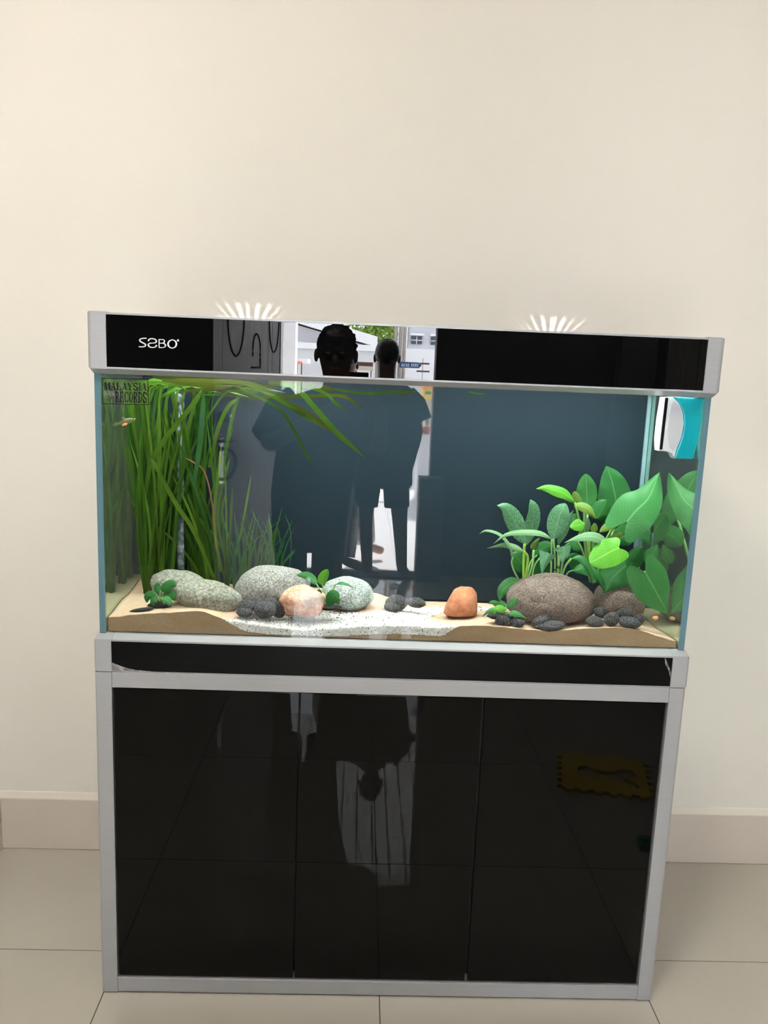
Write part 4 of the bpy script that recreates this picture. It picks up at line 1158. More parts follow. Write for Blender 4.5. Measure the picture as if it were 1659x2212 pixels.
# --- three small plants on dark root clumps
def rosette(name, label, base, leaves, root_rx, root_rz):
    r = empty(name, at(*base), label, 'water plant')
    me = stone_mesh('root_clump', (root_rx * px(base[2]), root_rx * 0.7 * px(base[2]), root_rz * px(base[2])), len(label), 0.35, 0.12, 3)
    o = link('root_clump', me, M_ROOT, r, True); o.location = at(base[0], base[1], base[2])
    o.matrix_parent_inverse = parent_world(r).inverted()
    for pts, hw, m, nrm, shp in leaves:
        pleaf(r, pts, hw, shp, m, normal=nrm, cup=0.15, n=8, m=4)
        b = pts[0]
        pstem(r, [(base[0], base[1] - 2, base[2]), ((base[0] + b[0]) / 2, (base[1] + b[1]) / 2 - 1, (base[2] + b[2]) / 2), b], 0.0012)
    return r
y = 0.075
rosette('small_leaf_plant', 'small dark green plant on a black root clump at the left', (345, 1305, y + .01), [
    ([(347, 1276, y), (358, 1268, y), (372, 1262, y), (381, 1266, y)], 12, M_LEAF_DARK, (0, -1, .5), 'oval'),
    ([(338, 1284, y), (328, 1285, y), (318, 1288, y), (317, 1302, y)], 10, M_LEAF_DARK, (0, -1, .5), 'oval'),
    ([(352, 1287, y), (362, 1284, y), (372, 1287, y), (378, 1298, y)], 11, M_LEAF_DARK, (0, -1, .6), 'oval'),
    ([(350, 1293, y - .01), (357, 1295, y - .012), (364, 1301, y - .015), (364, 1310, y - .015)], 10, M_LEAF, (0, -1, .6), 'oval'),
    ([(342, 1293, y - .01), (336, 1294, y - .012), (330, 1300, y - .015), (332, 1309, y - .015)], 8, M_LEAF_DARK, (0, -1, .5), 'oval'),
    ([(345, 1282, y + .01), (342, 1274, y + .012), (340, 1265, y + .015), (345, 1261, y + .015)], 8, M_LEAF_DARK, (0, -1, .3), 'oval')], 24, 10)
y = 0.075
rosette('small_leaf_plant', 'small plant with one lime leaf beside the pink granite stone', (712, 1312, y), [
    ([(684, 1262, y + .02), (672, 1248, y + .03), (658, 1242, y + .03), (641, 1242, y + .03)], 9.5, M_LEAF, (.1, -1, .5), 'oval'),
    ([(697, 1264, y + .01), (696, 1252, y + .01), (702, 1240, y + .01), (708, 1230, y + .01)], 11, M_LEAF_BRIGHT, (0, -1, .2), 'oval'),
    ([(724, 1262, y - .01), (737, 1259, y - .015), (752, 1263, y - .015), (767, 1271, y - .015)], 5, M_LEAF, (0, -.6, 1), 'lance'),
    ([(733, 1282, y - .02), (722, 1286, y - .025), (714, 1297, y - .025), (710, 1311, y - .025)], 15, M_LEAF_DARK, (0, -1, .5), 'oval'),
    ([(694, 1285, y), (688, 1278, y), (685, 1275, y)], 6, M_LEAF_DARK, (0, -1, .3), 'oval'),
    ([(722, 1290, y - .01), (728, 1296, y - .02), (732, 1306, y - .02)], 7, M_LEAF, (0, -1, .5), 'oval')], 24, 6)
y = 0.06
rosette('small_leaf_plant', 'tiny bright rosette plant in front of the brown boulder', (1082, 1330, y + .012), [
    ([(1085, 1322, y), (1072, 1317, y - .01), (1056, 1320, y - .01), (1041, 1332, y - .01)], 7, M_LEAF_DARK, (0, -.7, .8), 'lance'),
    ([(1088, 1316, y), (1076, 1306, y), (1064, 1301, y), (1054, 1304, y)], 7, M_LEAF_DARK, (0, -.9, .6), 'lance'),
    ([(1090, 1314, y + .005), (1084, 1305, y + .01), (1082, 1297, y + .012)], 9, M_LEAF, (0, -1, .4), 'oval'),
    ([(1094, 1314, y), (1104, 1305, y), (1112, 1298, y), (1119, 1293, y)], 8.5, M_LEAF, (0, -1, .5), 'oval'),
    ([(1094, 1317, y - .01), (1082, 1313, y - .015), (1071, 1317, y - .02), (1068, 1326, y - .02)], 8, M_LEAF_BRIGHT, (0, -.9, .7), 'oval'),
    ([(1097, 1326, y - .005), (1110, 1324, y - .01), (1124, 1329, y - .01), (1139, 1336, y - .01)], 8, M_LEAF, (0, -.8, .8), 'lance')], 26, 8)

# ------------------------------------------------------------------ magnet cleaner inside the front pane
mag = empty('magnet_cleaner', at(1470, 990, 0.045), 'white and turquoise magnetic glass cleaner on the upper right pane', 'glass cleaner')
t = NT('turquoise_plastic'); t.set((0.0, 0.36, 0.43), 0.25, 0, 0.5); M_TEAL = t.m
t = NT('glossy_white_plastic'); t.set((0.78, 0.77, 0.80), 0.25, 0, 0.5); M_WHITEPL = t.m
def mpl(name, pts, y0, th, mat, bev=0.0015): return plate(name, [at(u, v, y0) for u, v in pts], th, mat, mag, 'y', bev, False)
mpl('body', [(1435, 858), (1455, 858), (1468, 870), (1476, 890), (1478, 915), (1473, 945), (1462, 972), (1458, 991), (1452, 980), (1444, 976), (1423, 974), (1422, 950), (1427, 905)], 0.036, 0.026, M_WHITEPL, 0.003)
mpl('felt_strip', [(1437.5, 859), (1444, 859), (1431, 971), (1425, 971)], 0.0345, 0.004, M_BLACKPRINT, 0.0005)
mpl('grip', [(1453, 857), (1520, 861), (1525, 864), (1526, 874), (1499, 990), (1495, 992), (1460, 991), (1457, 988), (1463, 970), (1473, 945), (1478, 917), (1476, 892), (1468, 871), (1460, 862)], 0.034, 0.030, M_TEAL, 0.003)
dish = [(1455, 866), (1466, 875), (1473, 895), (1474.5, 915), (1470, 942), (1461, 966), (1455, 974), (1448, 968), (1443, 950), (1442, 930), (1445, 900), (1450, 872)]
M_DISH = simple('white_plastic_recess', (0.62, 0.60, 0.64), 0.3)
mpl('finger_recess', dish, 0.0345, 0.003, M_DISH, 0.0008)

# ------------------------------------------------------------------ small fish
M_FISH = simple('silver_olive_fish_skin', (0.16, 0.17, 0.08), 0.35, 0.1, var=0.3, vscale=60)
M_FIN = simple('orange_red_fin', (0.85, 0.22, 0.07), 0.5, var=0.2, vscale=80)
fish = empty('fish', at(270, 908, 0.058), 'small olive fish with orange fins among the left grass', 'fish')
ax, bx_ = at(292, 905, 0.055), at(250, 917, 0.06)
P = [ax.lerp(bx_, i / 8) for i in range(9)]
tube('body', P, [0.0008, 0.0022, 0.0034, 0.0040, 0.0038, 0.0030, 0.0021, 0.0013, 0.001], M_FISH, fish, 10, None, 1.5)
leaf(fish, [at(275, 913, .054), at(270, 915, .053), at(263, 919, .052)], 0.004, 'oval', M_FIN, n=5, m=3, name='fin')
leaf(fish, [at(252, 916, .06), at(249, 917, .06), at(243, 920, .061)], 0.004, 'heart', M_FISH, n=5, m=3, name='tail', normal=(0, -1, 0))
leaf(fish, [at(270, 906, .057), at(266, 903, .057), at(262, 903, .057)], 0.003, 'oval', M_FISH, n=5, m=3, name='fin', normal=(0, -1, 0))
me = stone_mesh('eye', (0.0012, 0.0012, 0.0012), 1, 0, 0, 1)
o = link('eye', me, M_BLACKPRINT, fish, True); o.location = at(288, 904, .052); o.matrix_parent_inverse = parent_world(fish).inverted()
# reflected window light, modelled as a solid grey pipe among the grass
t = NT('grey_reflected_light'); t.set(t.mix(t.ramp(t.noise(60, detail=5), [(.4, 0.0), (.6, 1.0)]), (0.05, 0.065, 0.08), (0.22, 0.25, 0.28)), 0.2, 0, 0.5)
streak = empty('reflected_streak', at(388, 1240, 0.20), 'grey reflected-light pipe standing among the left grass', 'streak')
tube('streak', [at(391, 1240, .2), at(389, 1050, .2), at(391, 860, .2), at(391, 830, .2)], 0.0075, t.m, streak, 12, 10)
tube('streak_top', [at(385, 870, .2), at(383, 845, .2)], 0.012, t.m, streak, 12)

# ------------------------------------------------------------------ water
wx0, wx1, wy0, wy1, wz0, wz1 = -GI + 0.0007, GI + 0.0018, GY0 + 0.0106, BACKDROP_Y - 0.0004, GZ0 + 0.012, 1.3215
nx, ny = 60, 20
V, F = [], []
for j in range(ny + 1):
    for i in range(nx + 1):
        x, yy = wx0 + (wx1 - wx0) * i / nx, wy0 + (wy1 - wy0) * j / ny
        V.append((x, yy, wz1 + 0.0009 * mnoise.noise((x * 26, yy * 30, 2.0))))
for j in range(ny):
    for i in range(nx):
        a = j * (nx + 1) + i
        F.append([a, a + 1, a + nx + 2, a + nx + 1])
t = NT('rippled_water_surface')
tr = t.node('ShaderNodeBsdfTransparent'); tr.inputs[0].default_value = (0.97, 1.0, 0.985, 1)
gl = t.node('ShaderNodeBsdfGlossy'); gl.inputs['Roughness'].default_value = 0.02
lw = t.node('ShaderNodeLayerWeight'); lw.inputs[0].default_value = 0.5
mx = t.node('ShaderNodeMixShader')
t.put(mx, 0, t.ramp(lw.outputs['Facing'], [(0.3, 0.02), (0.9, 0.10)]))
t.l.new(tr.outputs[0], mx.inputs[1]); t.l.new(gl.outputs[0], mx.inputs[2]); t.l.new(mx.outputs[0], t.out.inputs[0])
water = link('water', mesh('water', V, F), t.m, None, True)
tag(water, 'clear water filling the glass tank up to the hood', 'water', None, 'stuff')

# ------------------------------------------------------------------ doorway and the things in the room behind the camera
M_WHITEFRAME = simple('off_white_door_frame', (0.62, 0.61, 0.60), 0.5, var=0.03)
dfm = tag(box('trim_1', DOOR_L - 0.05, DOOR_L, DOOR_Y - 0.13, DOOR_Y + 0.01, 0, DOOR_H + 0.08, M_WHITEFRAME), 'pale left jamb of the front doorway', None, None, 'structure')
tag(box('trim_2', DOOR_R, DOOR_R + 0.05, DOOR_Y - 0.13, DOOR_Y + 0.01, 0, DOOR_H + 0.08, M_FRONTWALL), 'dark right jamb of the front doorway', None, None, 'structure')
tag(box('trim_3', DOOR_L, DOOR_R, DOOR_Y - 0.13, DOOR_Y + 0.01, DOOR_H, DOOR_H + 0.08, M_WHITEFRAME), 'pale lintel of the front doorway', None, None, 'structure')
t = NT('grey_wood_grain')
g = t.noise(6.0, t.mapping(t.coord(), (14.0, 14.0, 0.6)), detail=6, rough=0.65)
t.set(t.ramp(g, [(0.3, (0.16, 0.155, 0.15)), (0.5, (0.27, 0.262, 0.255)), (0.7, (0.36, 0.35, 0.345))]), 0.55)
t.bump(g, 0.2, 0.002)
M_WOOD = t.m
t = NT('dark_wood_grain')
g = t.noise(6.0, t.mapping(t.coord(), (14.0, 14.0, 0.6)), detail=6, rough=0.65)
t.set(t.ramp(g, [(0.3, (0.10, 0.098, 0.095)), (0.6, (0.22, 0.215, 0.21))]), 0.55)
M_DARKWOOD = t.m
M_GROOVE = simple('dark_routed_groove', (0.015, 0.015, 0.015), 0.8)
M_CHROME = simple('chrome_hardware', (0.7, 0.7, 0.72), 0.2, 1.0)
hinge, free = Vector((-0.618, -3.70, 0)), Vector((-0.905, -2.865, 0))
dl = empty('door_1', hinge)
tag(dl, 'grey wood-grain front door standing open into the room', None, None, 'structure')
dvec = (free - hinge); dlen = dvec.length; dang = math.atan2(dvec.y, dvec.x)
def on_leaf(a, n, z):
    """a along the leaf from the hinge, n out of the visible face, z up"""
    d = dvec.normalized(); nn = Vector((d.y, -d.x, 0))
    return hinge + d * a + nn * n + Vector((0, 0, z))
def leaf_box(name, a0, a1, n0, n1, z0, z1, mat):
    c = [on_leaf(a, n, z) for z in (z0, z1) for a, n in ((a0, n0), (a1, n0), (a1, n1), (a0, n1))]
    me = mesh(name, c, [[0, 1, 2, 3][::-1], [4, 5, 6, 7], [0, 1, 5, 4], [1, 2, 6, 5], [2, 3, 7, 6], [3, 0, 4, 7]])
    bm = bmesh.new(); bm.from_mesh(me); bmesh.ops.recalc_face_normals(bm, faces=bm.faces); bm.to_mesh(me); bm.free()
    return link(name, me, mat, dl)
edges = [0.03, 0.14, 0.20, dlen - 0.11, dlen - 0.005]
for a0, a1 in zip(edges[:-1], edges[1:]):
    leaf_box('panel', a0 + 0.002, a1 - 0.002, -0.038, 0.0, 0.012, 2.30, M_WOOD)
leaf_box('core', 0.03, dlen - 0.005, -0.036, -0.003, 0.014, 2.298, M_GROOVE)
def groove(ca, cz, ra, rz, a0, a1):
    tube('groove', [on_leaf(ca + ra * math.cos(math.radians(a)), 0.0, cz + rz * math.sin(math.radians(a))) for a in np.linspace(a0, a1, 18)], 0.006, M_GROOVE, dl, 6)
groove(0.62, 1.66, 0.10, 0.24, 170, 380)
groove(0.12, 1.66, 0.07, 0.20, 160, 380)
groove(0.36, 1.46, 0.05, 0.10, -20, 200)
tube('groove', [on_leaf(0.31, 0, 1.42), on_leaf(0.31, 0, 1.36), on_leaf(0.43, 0, 1.36)], 0.006, M_GROOVE, dl, 6)
tube('lock_cylinder', [on_leaf(dlen - 0.07, 0, 1.08), on_leaf(dlen - 0.07, 0.05, 1.08)], 0.032, M_BLACKPLASTIC, dl, 16)
tube('lock_knob', [on_leaf(dlen - 0.07, 0.05, 1.08), on_leaf(dlen - 0.07, 0.065, 1.08)], 0.02, M_CHROME, dl, 12)
leaf_box('handle_plate', dlen - 0.10, dlen - 0.05, 0.0, 0.008, 0.70, 0.96, M_CHROME)
tube('pull_handle', [on_leaf(dlen - 0.075, 0.0, 0.90), on_leaf(dlen - 0.09, 0.06, 0.89), on_leaf(dlen - 0.13, 0.07, 0.82), on_leaf(dlen - 0.10, 0.05, 0.74), on_leaf(dlen - 0.075, 0.0, 0.72)], 0.010, M_BLACKPLASTIC, dl, 8, 16)
tube('lever', [on_leaf(dlen - 0.075, 0.0, 0.94), on_leaf(dlen - 0.075, 0.04, 0.94), on_leaf(dlen - 0.17, 0.045, 0.94)], 0.008, M_BLACKPLASTIC, dl, 8)
cup = empty('wood_cupboard', (2.2, -3.6, 0), 'tall dark plank-fronted cupboard right of the doorway', 'cupboard')
box('carcass', 1.80, 2.78, -3.715, -3.45, 0.002, 2.28, M_GROOVE, cup)
for i in range(5):
    box('plank', 1.802 + i * 0.195, 1.802 + i * 0.195 + 0.19, -3.45, -3.432, 0.01, 2.27, M_DARKWOOD, cup)
box('end_board', 1.56, 1.795, -3.715, -3.60, 0.002, 2.28, simple('charcoal_board', (0.075, 0.073, 0.07), 0.7), cup)

sc2 = empty('shoe_cabinet', (0.36, -3.60, 0), 'low charcoal shoe cabinet against the right door jamb', 'cabinet')
box('carcass', 0.305, 0.47, -3.70, -3.52, 0.002, 0.695, simple('charcoal_board', (0.075, 0.073, 0.07), 0.7), sc2)
box('front_flap', 0.310, 0.465, -3.52, -3.508, 0.03, 0.34, simple('charcoal_flap', (0.09, 0.088, 0.086), 0.6), sc2)
box('front_flap', 0.310, 0.465, -3.52, -3.508, 0.36, 0.68, simple('charcoal_flap', (0.09, 0.088, 0.086), 0.6), sc2)
mat_ = empty('door_mat', (-0.12, -3.68, 0), 'thin navy door mat lying on the doorway sill', 'mat')
M_NAVY = simple('navy_mat_fabric', (0.012, 0.02, 0.04), 0.95, var=0.3, vscale=90)
box('mat_body', -0.56, 0.32, -3.73, -3.60, 0.0005, 0.012, M_NAVY, mat_, 0.003)
random.seed(4)
V, F = [], []
for k in range(70):
    x = -0.56 + 0.88 * k / 69
    tube_data([Vector((x, -3.73, 0.008)), Vector((x + random.uniform(-.006, .006), -3.745, 0.018)), Vector((x + random.uniform(-.012, .012), -3.765, random.uniform(0.004, 0.02)))], [0.003, 0.0025, 0.0015], 5, 1.0, Vector((0, 0, 1)), V, F)
link('fringe', mesh('fringe', V, F), M_NAVY, mat_)

# yellow foam jigsaw mat with a cut-out, and a toy
M_FOAM = simple('yellow_foam', (0.62, 0.42, 0.01), 0.8, var=0.08, vscale=40)
c00, c10, c11, c01 = Vector((0.630, -0.905, 0)), Vector((0.910, -0.850, 0)), Vector((0.972, -1.105, 0)), Vector((0.690, -1.150, 0))
def fq(a, b): return c00.lerp(c10, a).lerp(c01.lerp(c11, a), b) + Vector((0, 0, 0.001))
outl = []
def side(p, q, nrm, n=6):
    for i in range(n):
        for f, h in ((0.0, 0), (0.30, 0), (0.24, 0.055), (0.76, 0.055), (0.70, 0)):
            a = p[0] + (q[0] - p[0]) * (i + f) / n; b = p[1] + (q[1] - p[1]) * (i + f) / n
            outl.append((a + nrm[0] * h, b + nrm[1] * h))
side((0, 0), (1, 0), (0, -1)); side((1, 0), (1, 1), (1, 0)); side((1, 1), (0, 1), (0, 1)); side((0, 1), (0, 0), (-1, 0))
hole = [(0.18, 0.52), (0.20, 0.62), (0.30, 0.66), (0.42, 0.57), (0.58, 0.56), (0.72, 0.66), (0.84, 0.66), (0.88, 0.52), (0.86, 0.42), (0.74, 0.40), (0.86, 0.34), (0.90, 0.18), (0.80, 0.20), (0.68, 0.33), (0.5, 0.42), (0.32, 0.40), (0.22, 0.42)]
loop = outl + [outl[0]] + [hole[0]] + hole[1:][::1] + [hole[0]]
# key-hole polygon: outline, bridge to the cut-out, cut-out walked backwards, bridge home
hb = [hole[0]] + hole[:0:-1] + [hole[0]]
area = sum(hole[i][0] * hole[(i + 1) % len(hole)][1] - hole[(i + 1) % len(hole)][0] * hole[i][1] for i in range(len(hole)))
seq = hb if area > 0 else [hole[0]] + hole[1:] + [hole[0]]
loop = outl + [outl[0]] + seq
fm = plate('foam_mat', [fq(a, b) for a, b in loop], 0.012, M_FOAM, None, 'z')
tag(fm, 'yellow foam jigsaw mat with a bone-shaped cut-out on the floor', 'play mat')
toy = empty('toy_block', (0.80, -0.575, 0), 'small green toy block on the floor near the stand', 'toy')
M_TOY = simple('green_toy_plastic', (0.0, 0.30, 0.16), 0.35)
box('block', 0.775, 0.835, -0.595, -0.555, 0.0005, 0.030, M_TOY, toy, 0.004)
tube('stud', [(0.79, -0.575, 0.030), (0.79, -0.575, 0.038)], 0.010, M_TOY, toy, 12)
tube('stud', [(0.82, -0.575, 0.030), (0.82, -0.575, 0.038)], 0.010, M_TOY, toy, 12)

# ------------------------------------------------------------------ people
M_SKIN = simple('brown_skin', (0.13, 0.075, 0.05), 0.5, var=0.08, vscale=12)
M_SKIN2 = simple('tan_skin', (0.36, 0.21, 0.14), 0.5, var=0.08, vscale=12)
M_HAIR = simple('black_hair', (0.008, 0.007, 0.007), 0.45, bump=0.8, bscale=120)
M_SHIRT_BLACK = simple('black_cotton', (0.012, 0.012, 0.013), 0.9, var=0.15, vscale=30, bump=0.2)
M_SHIRT_GREY = simple('charcoal_cotton', (0.035, 0.036, 0.038), 0.9, var=0.15, vscale=30, bump=0.2)
M_SHORTS = simple('dark_grey_shorts', (0.022, 0.023, 0.026), 0.9, var=0.15, vscale=30)
t = NT('striped_beige_cloth')
wv = t.node('ShaderNodeTexWave'); wv.inputs['Scale'].default_value = 22.0; wv.inputs['Distortion'].default_value = 1.0
wv.bands_direction = 'DIAGONAL'
t.l.new(t.mapping(t.coord(), (1, 1, 0.12)), wv.inputs['Vector'])
t.set(t.mix(wv.outputs[1], (0.16, 0.14, 0.12), (0.50, 0.47, 0.42)), 0.9)
M_STRIPES = t.m
M_SHIRT_PALE = simple('pale_grey_cotton', (0.5, 0.5, 0.5), 0.9, var=0.1, vscale=30)
M_EYE = simple('eye_white', (0.12, 0.10, 0.09), 0.2)

def skin_body(parent, J, bones, mat):
    names = list(J)
    me = bpy.data.meshes.new('body')
    me.from_pydata([J[n][0] for n in names], [(names.index(a), names.index(b)) for a, b in bones], [])
    o = link('body', me, mat, parent)
    sk = o.modifiers.new('skin', 'SKIN'); sk.use_smooth_shade = True
    lay = me.skin_vertices[0] if len(me.skin_vertices) else None
    if lay is None:
        bm = bmesh.new(); bm.from_mesh(me); bm.verts.layers.skin.verify(); bm.to_mesh(me); bm.free(); lay = me.skin_vertices[0]
    for i, n in enumerate(names):
        r = J[n][1]
        lay.data[i].radius = r if isinstance(r, tuple) else (r, r)
        lay.data[i].use_root = (n == 'pelvis')
    sb = o.modifiers.new('smooth', 'SUBSURF'); sb.levels = 2; sb.render_levels = 2
    return o
def loft(name, rings, mat, parent, seg=22, wob=0.0):
    """rings: (centre, rx, ry) stacked, elliptical; ends closed"""
    V, F = [], []
    for c, rx, ry in rings:
        for k in range(seg):
            a = 2 * math.pi * k / seg
            w = 1 + wob * math.sin(5 * a + c[2] * 30)
            V.append((c[0] + rx * w * math.cos(a), c[1] + ry * w * math.sin(a), c[2]))
    for i in range(len(rings) - 1):
        for k in range(seg):
            k2 = (k + 1) % seg
            F.append([i * seg + k, i * seg + k2, (i + 1) * seg + k2, (i + 1) * seg + k])
    F.append(list(range(seg))[::-1]); F.append([(len(rings) - 1) * seg + k for k in range(seg)])
    return link(name, mesh(name, V, F), mat, parent, True)
def add_hand(J, bones, side, wrist, palm, tips, thumb, r=0.0085):
    J['palm' + side] = (palm, (0.022, 0.013)); bones.append(('wrist' + side, 'palm' + side))
    for k, tip in enumerate(tips):
        pv, tv = Vector(palm), Vector(tip)
        kn = pv.lerp(tv, 0.5) + Vector((0, 0, 0.004))
        J[f'knuckle{side}{k}'] = (tuple(kn), r); J[f'finger{side}{k}'] = (tuple(tv), r * 0.85)
        bones += [('palm' + side, f'knuckle{side}{k}'), (f'knuckle{side}{k}', f'finger{side}{k}')]
    wv_, tv = Vector(wrist).lerp(Vector(palm), 0.5), Vector(thumb)
    J['thumbroot' + side] = (tuple(wv_.lerp(tv, 0.4)), r * 1.1); J['thumb' + side] = (tuple(tv), r * 0.95)
    bones += [('palm' + side, 'thumbroot' + side), ('thumbroot' + side, 'thumb' + side)]
def face_and_hair(parent, c, fwd, front_hair=True, curly=0.05, front=True, scale=1.0, seed=1):
    """hair cap, ears, eyes, nose, mouth round a head centre c; fwd = +1 looks to +y, -1 to -y"""
    bm = bmesh.new(); bmesh.ops.create_icosphere(bm, subdivisions=4, radius=1.0)
    for v in bm.verts:
        d = v.co.normalized()
        keep = d.z > 0.30 or d.y * fwd < (-0.05 if d.z > -0.45 else -2)
        k = 1.0 + curly * (mnoise.noise(d * 6 + Vector((seed, 0, 0))) + 1.0 * mnoise.noise(d * 15))
        s = 1.0 if keep else 0.84
        v.co = Vector((d.x * 0.088, d.y * 0.102, d.z * (0.105 if front_hair or d.z > 0 else 0.135))) * (k * s * scale) + Vector((c[0], c[1], c[2] + 0.012))
    me = bpy.data.meshes.new('hair'); bm.to_mesh(me); bm.free()
    link('hair', me, M_HAIR, parent, True)
    for s in (-1, 1):
        e = stone_mesh('ear', (0.010, 0.016, 0.028), 3, 0.1, 0, 3)
        o = link('ear', e, M_SKIN, parent, True); o.matrix_parent_inverse = parent_world(parent).inverted(); o.location = (c[0] + s * 0.085 * scale, c[1], c[2] - 0.02)
        if front:
            e = stone_mesh('eye', (0.012, 0.009, 0.008), 3, 0, 0, 2)
            o = link('eye', e, M_EYE, parent, True); o.matrix_parent_inverse = parent_world(parent).inverted(); o.location = (c[0] + s * 0.030, c[1] + fwd * 0.080, c[2] - 0.012)
    if front:
        e = stone_mesh('nose', (0.013, 0.022, 0.024), 5, 0.05, 0, 3)
        o = link('nose', e, M_SKIN, parent, True); o.matrix_parent_inverse = parent_world(parent).inverted(); o.location = (c[0], c[1] + fwd * 0.090, c[2] - 0.040)
        e = stone_mesh('mouth', (0.024, 0.010, 0.007), 6, 0.05, 0, 3)
        o = link('mouth', e, simple('lip', (0.25, 0.10, 0.08), 0.5), parent, True); o.matrix_parent_inverse = parent_world(parent).inverted(); o.location = (c[0], c[1] + fwd * 0.080, c[2] - 0.075)
BASE_BONES = [('pelvis', 'waist'), ('waist', 'chest'), ('chest', 'neck'), ('neck', 'jaw'), ('jaw', 'head'), ('head', 'crown')]
for s in 'LR':
    BASE_BONES += [('chest', 'shoulder' + s), ('shoulder' + s, 'elbow' + s), ('elbow' + s, 'wrist' + s), ('pelvis', 'hip' + s), ('hip' + s, 'knee' + s), ('knee' + s, 'ankle' + s), ('ankle' + s, 'toe' + s)]
# the photographer, facing the tank with a phone held up
p1 = empty('person', (-0.3, -2.0, 0), 'person in a black shirt holding up a phone, facing the tank', 'person')
cx_, cy_ = -0.205, -2.0
bx, hx = -0.245, -0.305      # chest and hips stand a little to the left of the head
J = {'pelvis': ((hx, cy_, .84), (.13, .10)), 'waist': ((hx + .02, cy_, .98), (.12, .09)), 'chest': ((bx, cy_, 1.14), (.14, .10)), 'neck': ((cx_, cy_ + .015, 1.275), .05),
     'jaw': ((cx_, cy_ + .05, 1.355), (.058, .062)), 'head': ((cx_, cy_ + .045, 1.435), (.078, .090)), 'crown': ((cx_, cy_ + .035, 1.49), (.066, .078)),
     'shoulderL': ((bx - .17, cy_, 1.205), .058), 'elbowL': ((bx - .25, cy_ + .12, 1.02), .042), 'wristL': ((-.215, -1.63, 1.20), .026),
     'shoulderR': ((bx + .17, cy_, 1.205), .058), 'elbowR': ((bx + .24, cy_ + .13, 1.02), .042), 'wristR': ((-.005, -1.62, 1.20), .026),
     'hipL': ((hx - .09, cy_, .78), .088), 'kneeL': ((hx - .10, cy_ + .02, .45), .056), 'ankleL': ((hx - .11, cy_, .075), .036), 'toeL': ((hx - .12, cy_ + .15, .03), (.036, .024)),
     'hipR': ((hx + .09, cy_, .78), .088), 'kneeR': ((hx + .10, cy_ + .02, .45), .056), 'ankleR': ((hx + .11, cy_, .075), .036), 'toeR': ((hx + .12, cy_ + .15, .03), (.036, .024))}
bones = list(BASE_BONES)
add_hand(J, bones, 'L', J['wristL'][0], (-.165, -1.575, 1.235), [(-.148, -1.556, 1.285), (-.147, -1.556, 1.265), (-.147, -1.556, 1.245), (-.148, -1.557, 1.227)], (-.140, -1.566, 1.300))
add_hand(J, bones, 'R', J['wristR'][0], (-.038, -1.575, 1.235), [(-.056, -1.556, 1.285), (-.057, -1.556, 1.265), (-.057, -1.556, 1.245), (-.056, -1.557, 1.227)], (-.064, -1.566, 1.300))
skin_body(p1, J, bones, M_SKIN)
face_and_hair(p1, (cx_, cy_ + .045, 1.44), 1, curly=0.10, seed=3)
loft('shirt', [((hx - .005, cy_, .555), .165, .13), ((hx - .005, cy_, .66), .170, .135), ((hx, cy_, .80), .178, .135), ((hx + .02, cy_, .95), .186, .13), ((bx, cy_, 1.10), .200, .135), ((bx, cy_, 1.19), .208, .125), ((bx + .01, cy_, 1.24), .165, .095), ((cx_ - .01, cy_ + .01, 1.275), .085, .07)], M_SHIRT_BLACK, p1, 24, 0.015)
for s in (-1, 1):
    tube('sleeve', [(bx + s * .13, cy_, 1.205), (bx + s * .19, cy_ + .02, 1.17), (bx + s * .235, cy_ + .10, 1.06)], [.085, .086, .088], M_SHIRT_BLACK, p1, 14)
for s in (-1, 1):
    tube('trouser_leg', [(hx + s * .085, cy_, .74), (hx + s * .085, cy_ + .01, .55), (hx + s * .075, cy_ + .015, .36)], [.085, .075, .068], M_SHORTS, p1, 14)
ph = empty('phone', (-0.102, -1.549, 1.195), 'black smartphone held upright in front of a face', 'phone')
box('case', -0.140, -0.064, -1.554, -1.546, 1.195, 1.353, M_BLACKPLASTIC, ph, 0.003)
box('camera_plate', -0.100, -0.068, -1.5462, -1.5445, 1.310, 1.350, M_BLACKGLASS, ph, 0.0005)
# the man at the doorway, seen from behind in the panes
p2 = empty('person', (0.06, -3.58, 0), 'person in a charcoal t-shirt and shorts standing in the doorway, looking out', 'person')
cx_, cy_ = 0.060, -3.56
J = {'pelvis': ((cx_, cy_, .80), (.12, .10)), 'waist': ((cx_, cy_, .95), (.115, .09)), 'chest': ((cx_, cy_, 1.13), (.13, .10)), 'neck': ((cx_, cy_, 1.33), .056),
     'jaw': ((cx_, cy_ - .02, 1.40), (.062, .062)), 'head': ((cx_, cy_ - .01, 1.47), (.072, .085)), 'crown': ((cx_, cy_ - .005, 1.52), (.060, .072)),
     'shoulderL': ((cx_ + .165, cy_, 1.24), .056), 'elbowL': ((cx_ + .215, cy_ + .01, .98), .040), 'wristL': ((cx_ + .185, cy_ - .08, .77), .026),
     'shoulderR': ((cx_ - .165, cy_, 1.24), .056), 'elbowR': ((cx_ - .225, cy_ + .01, .98), .042), 'wristR': ((cx_ - .215, cy_ - .05, .76), .028),
     'hipL': ((cx_ + .10, cy_, .74), .085), 'kneeL': ((cx_ + .125, cy_, .43), .055), 'ankleL': ((cx_ + .155, cy_ + .02, .07), .036), 'toeL': ((cx_ + .20, cy_ - .12, .028), (.038, .024)),
     'hipR': ((cx_ - .09, cy_, .74), .085), 'kneeR': ((cx_ - .10, cy_, .43), .055), 'ankleR': ((cx_ - .075, cy_ + .02, .07), .036), 'toeR': ((cx_ - .0, cy_ - .10, .028), (.038, .024))}
bones = list(BASE_BONES)
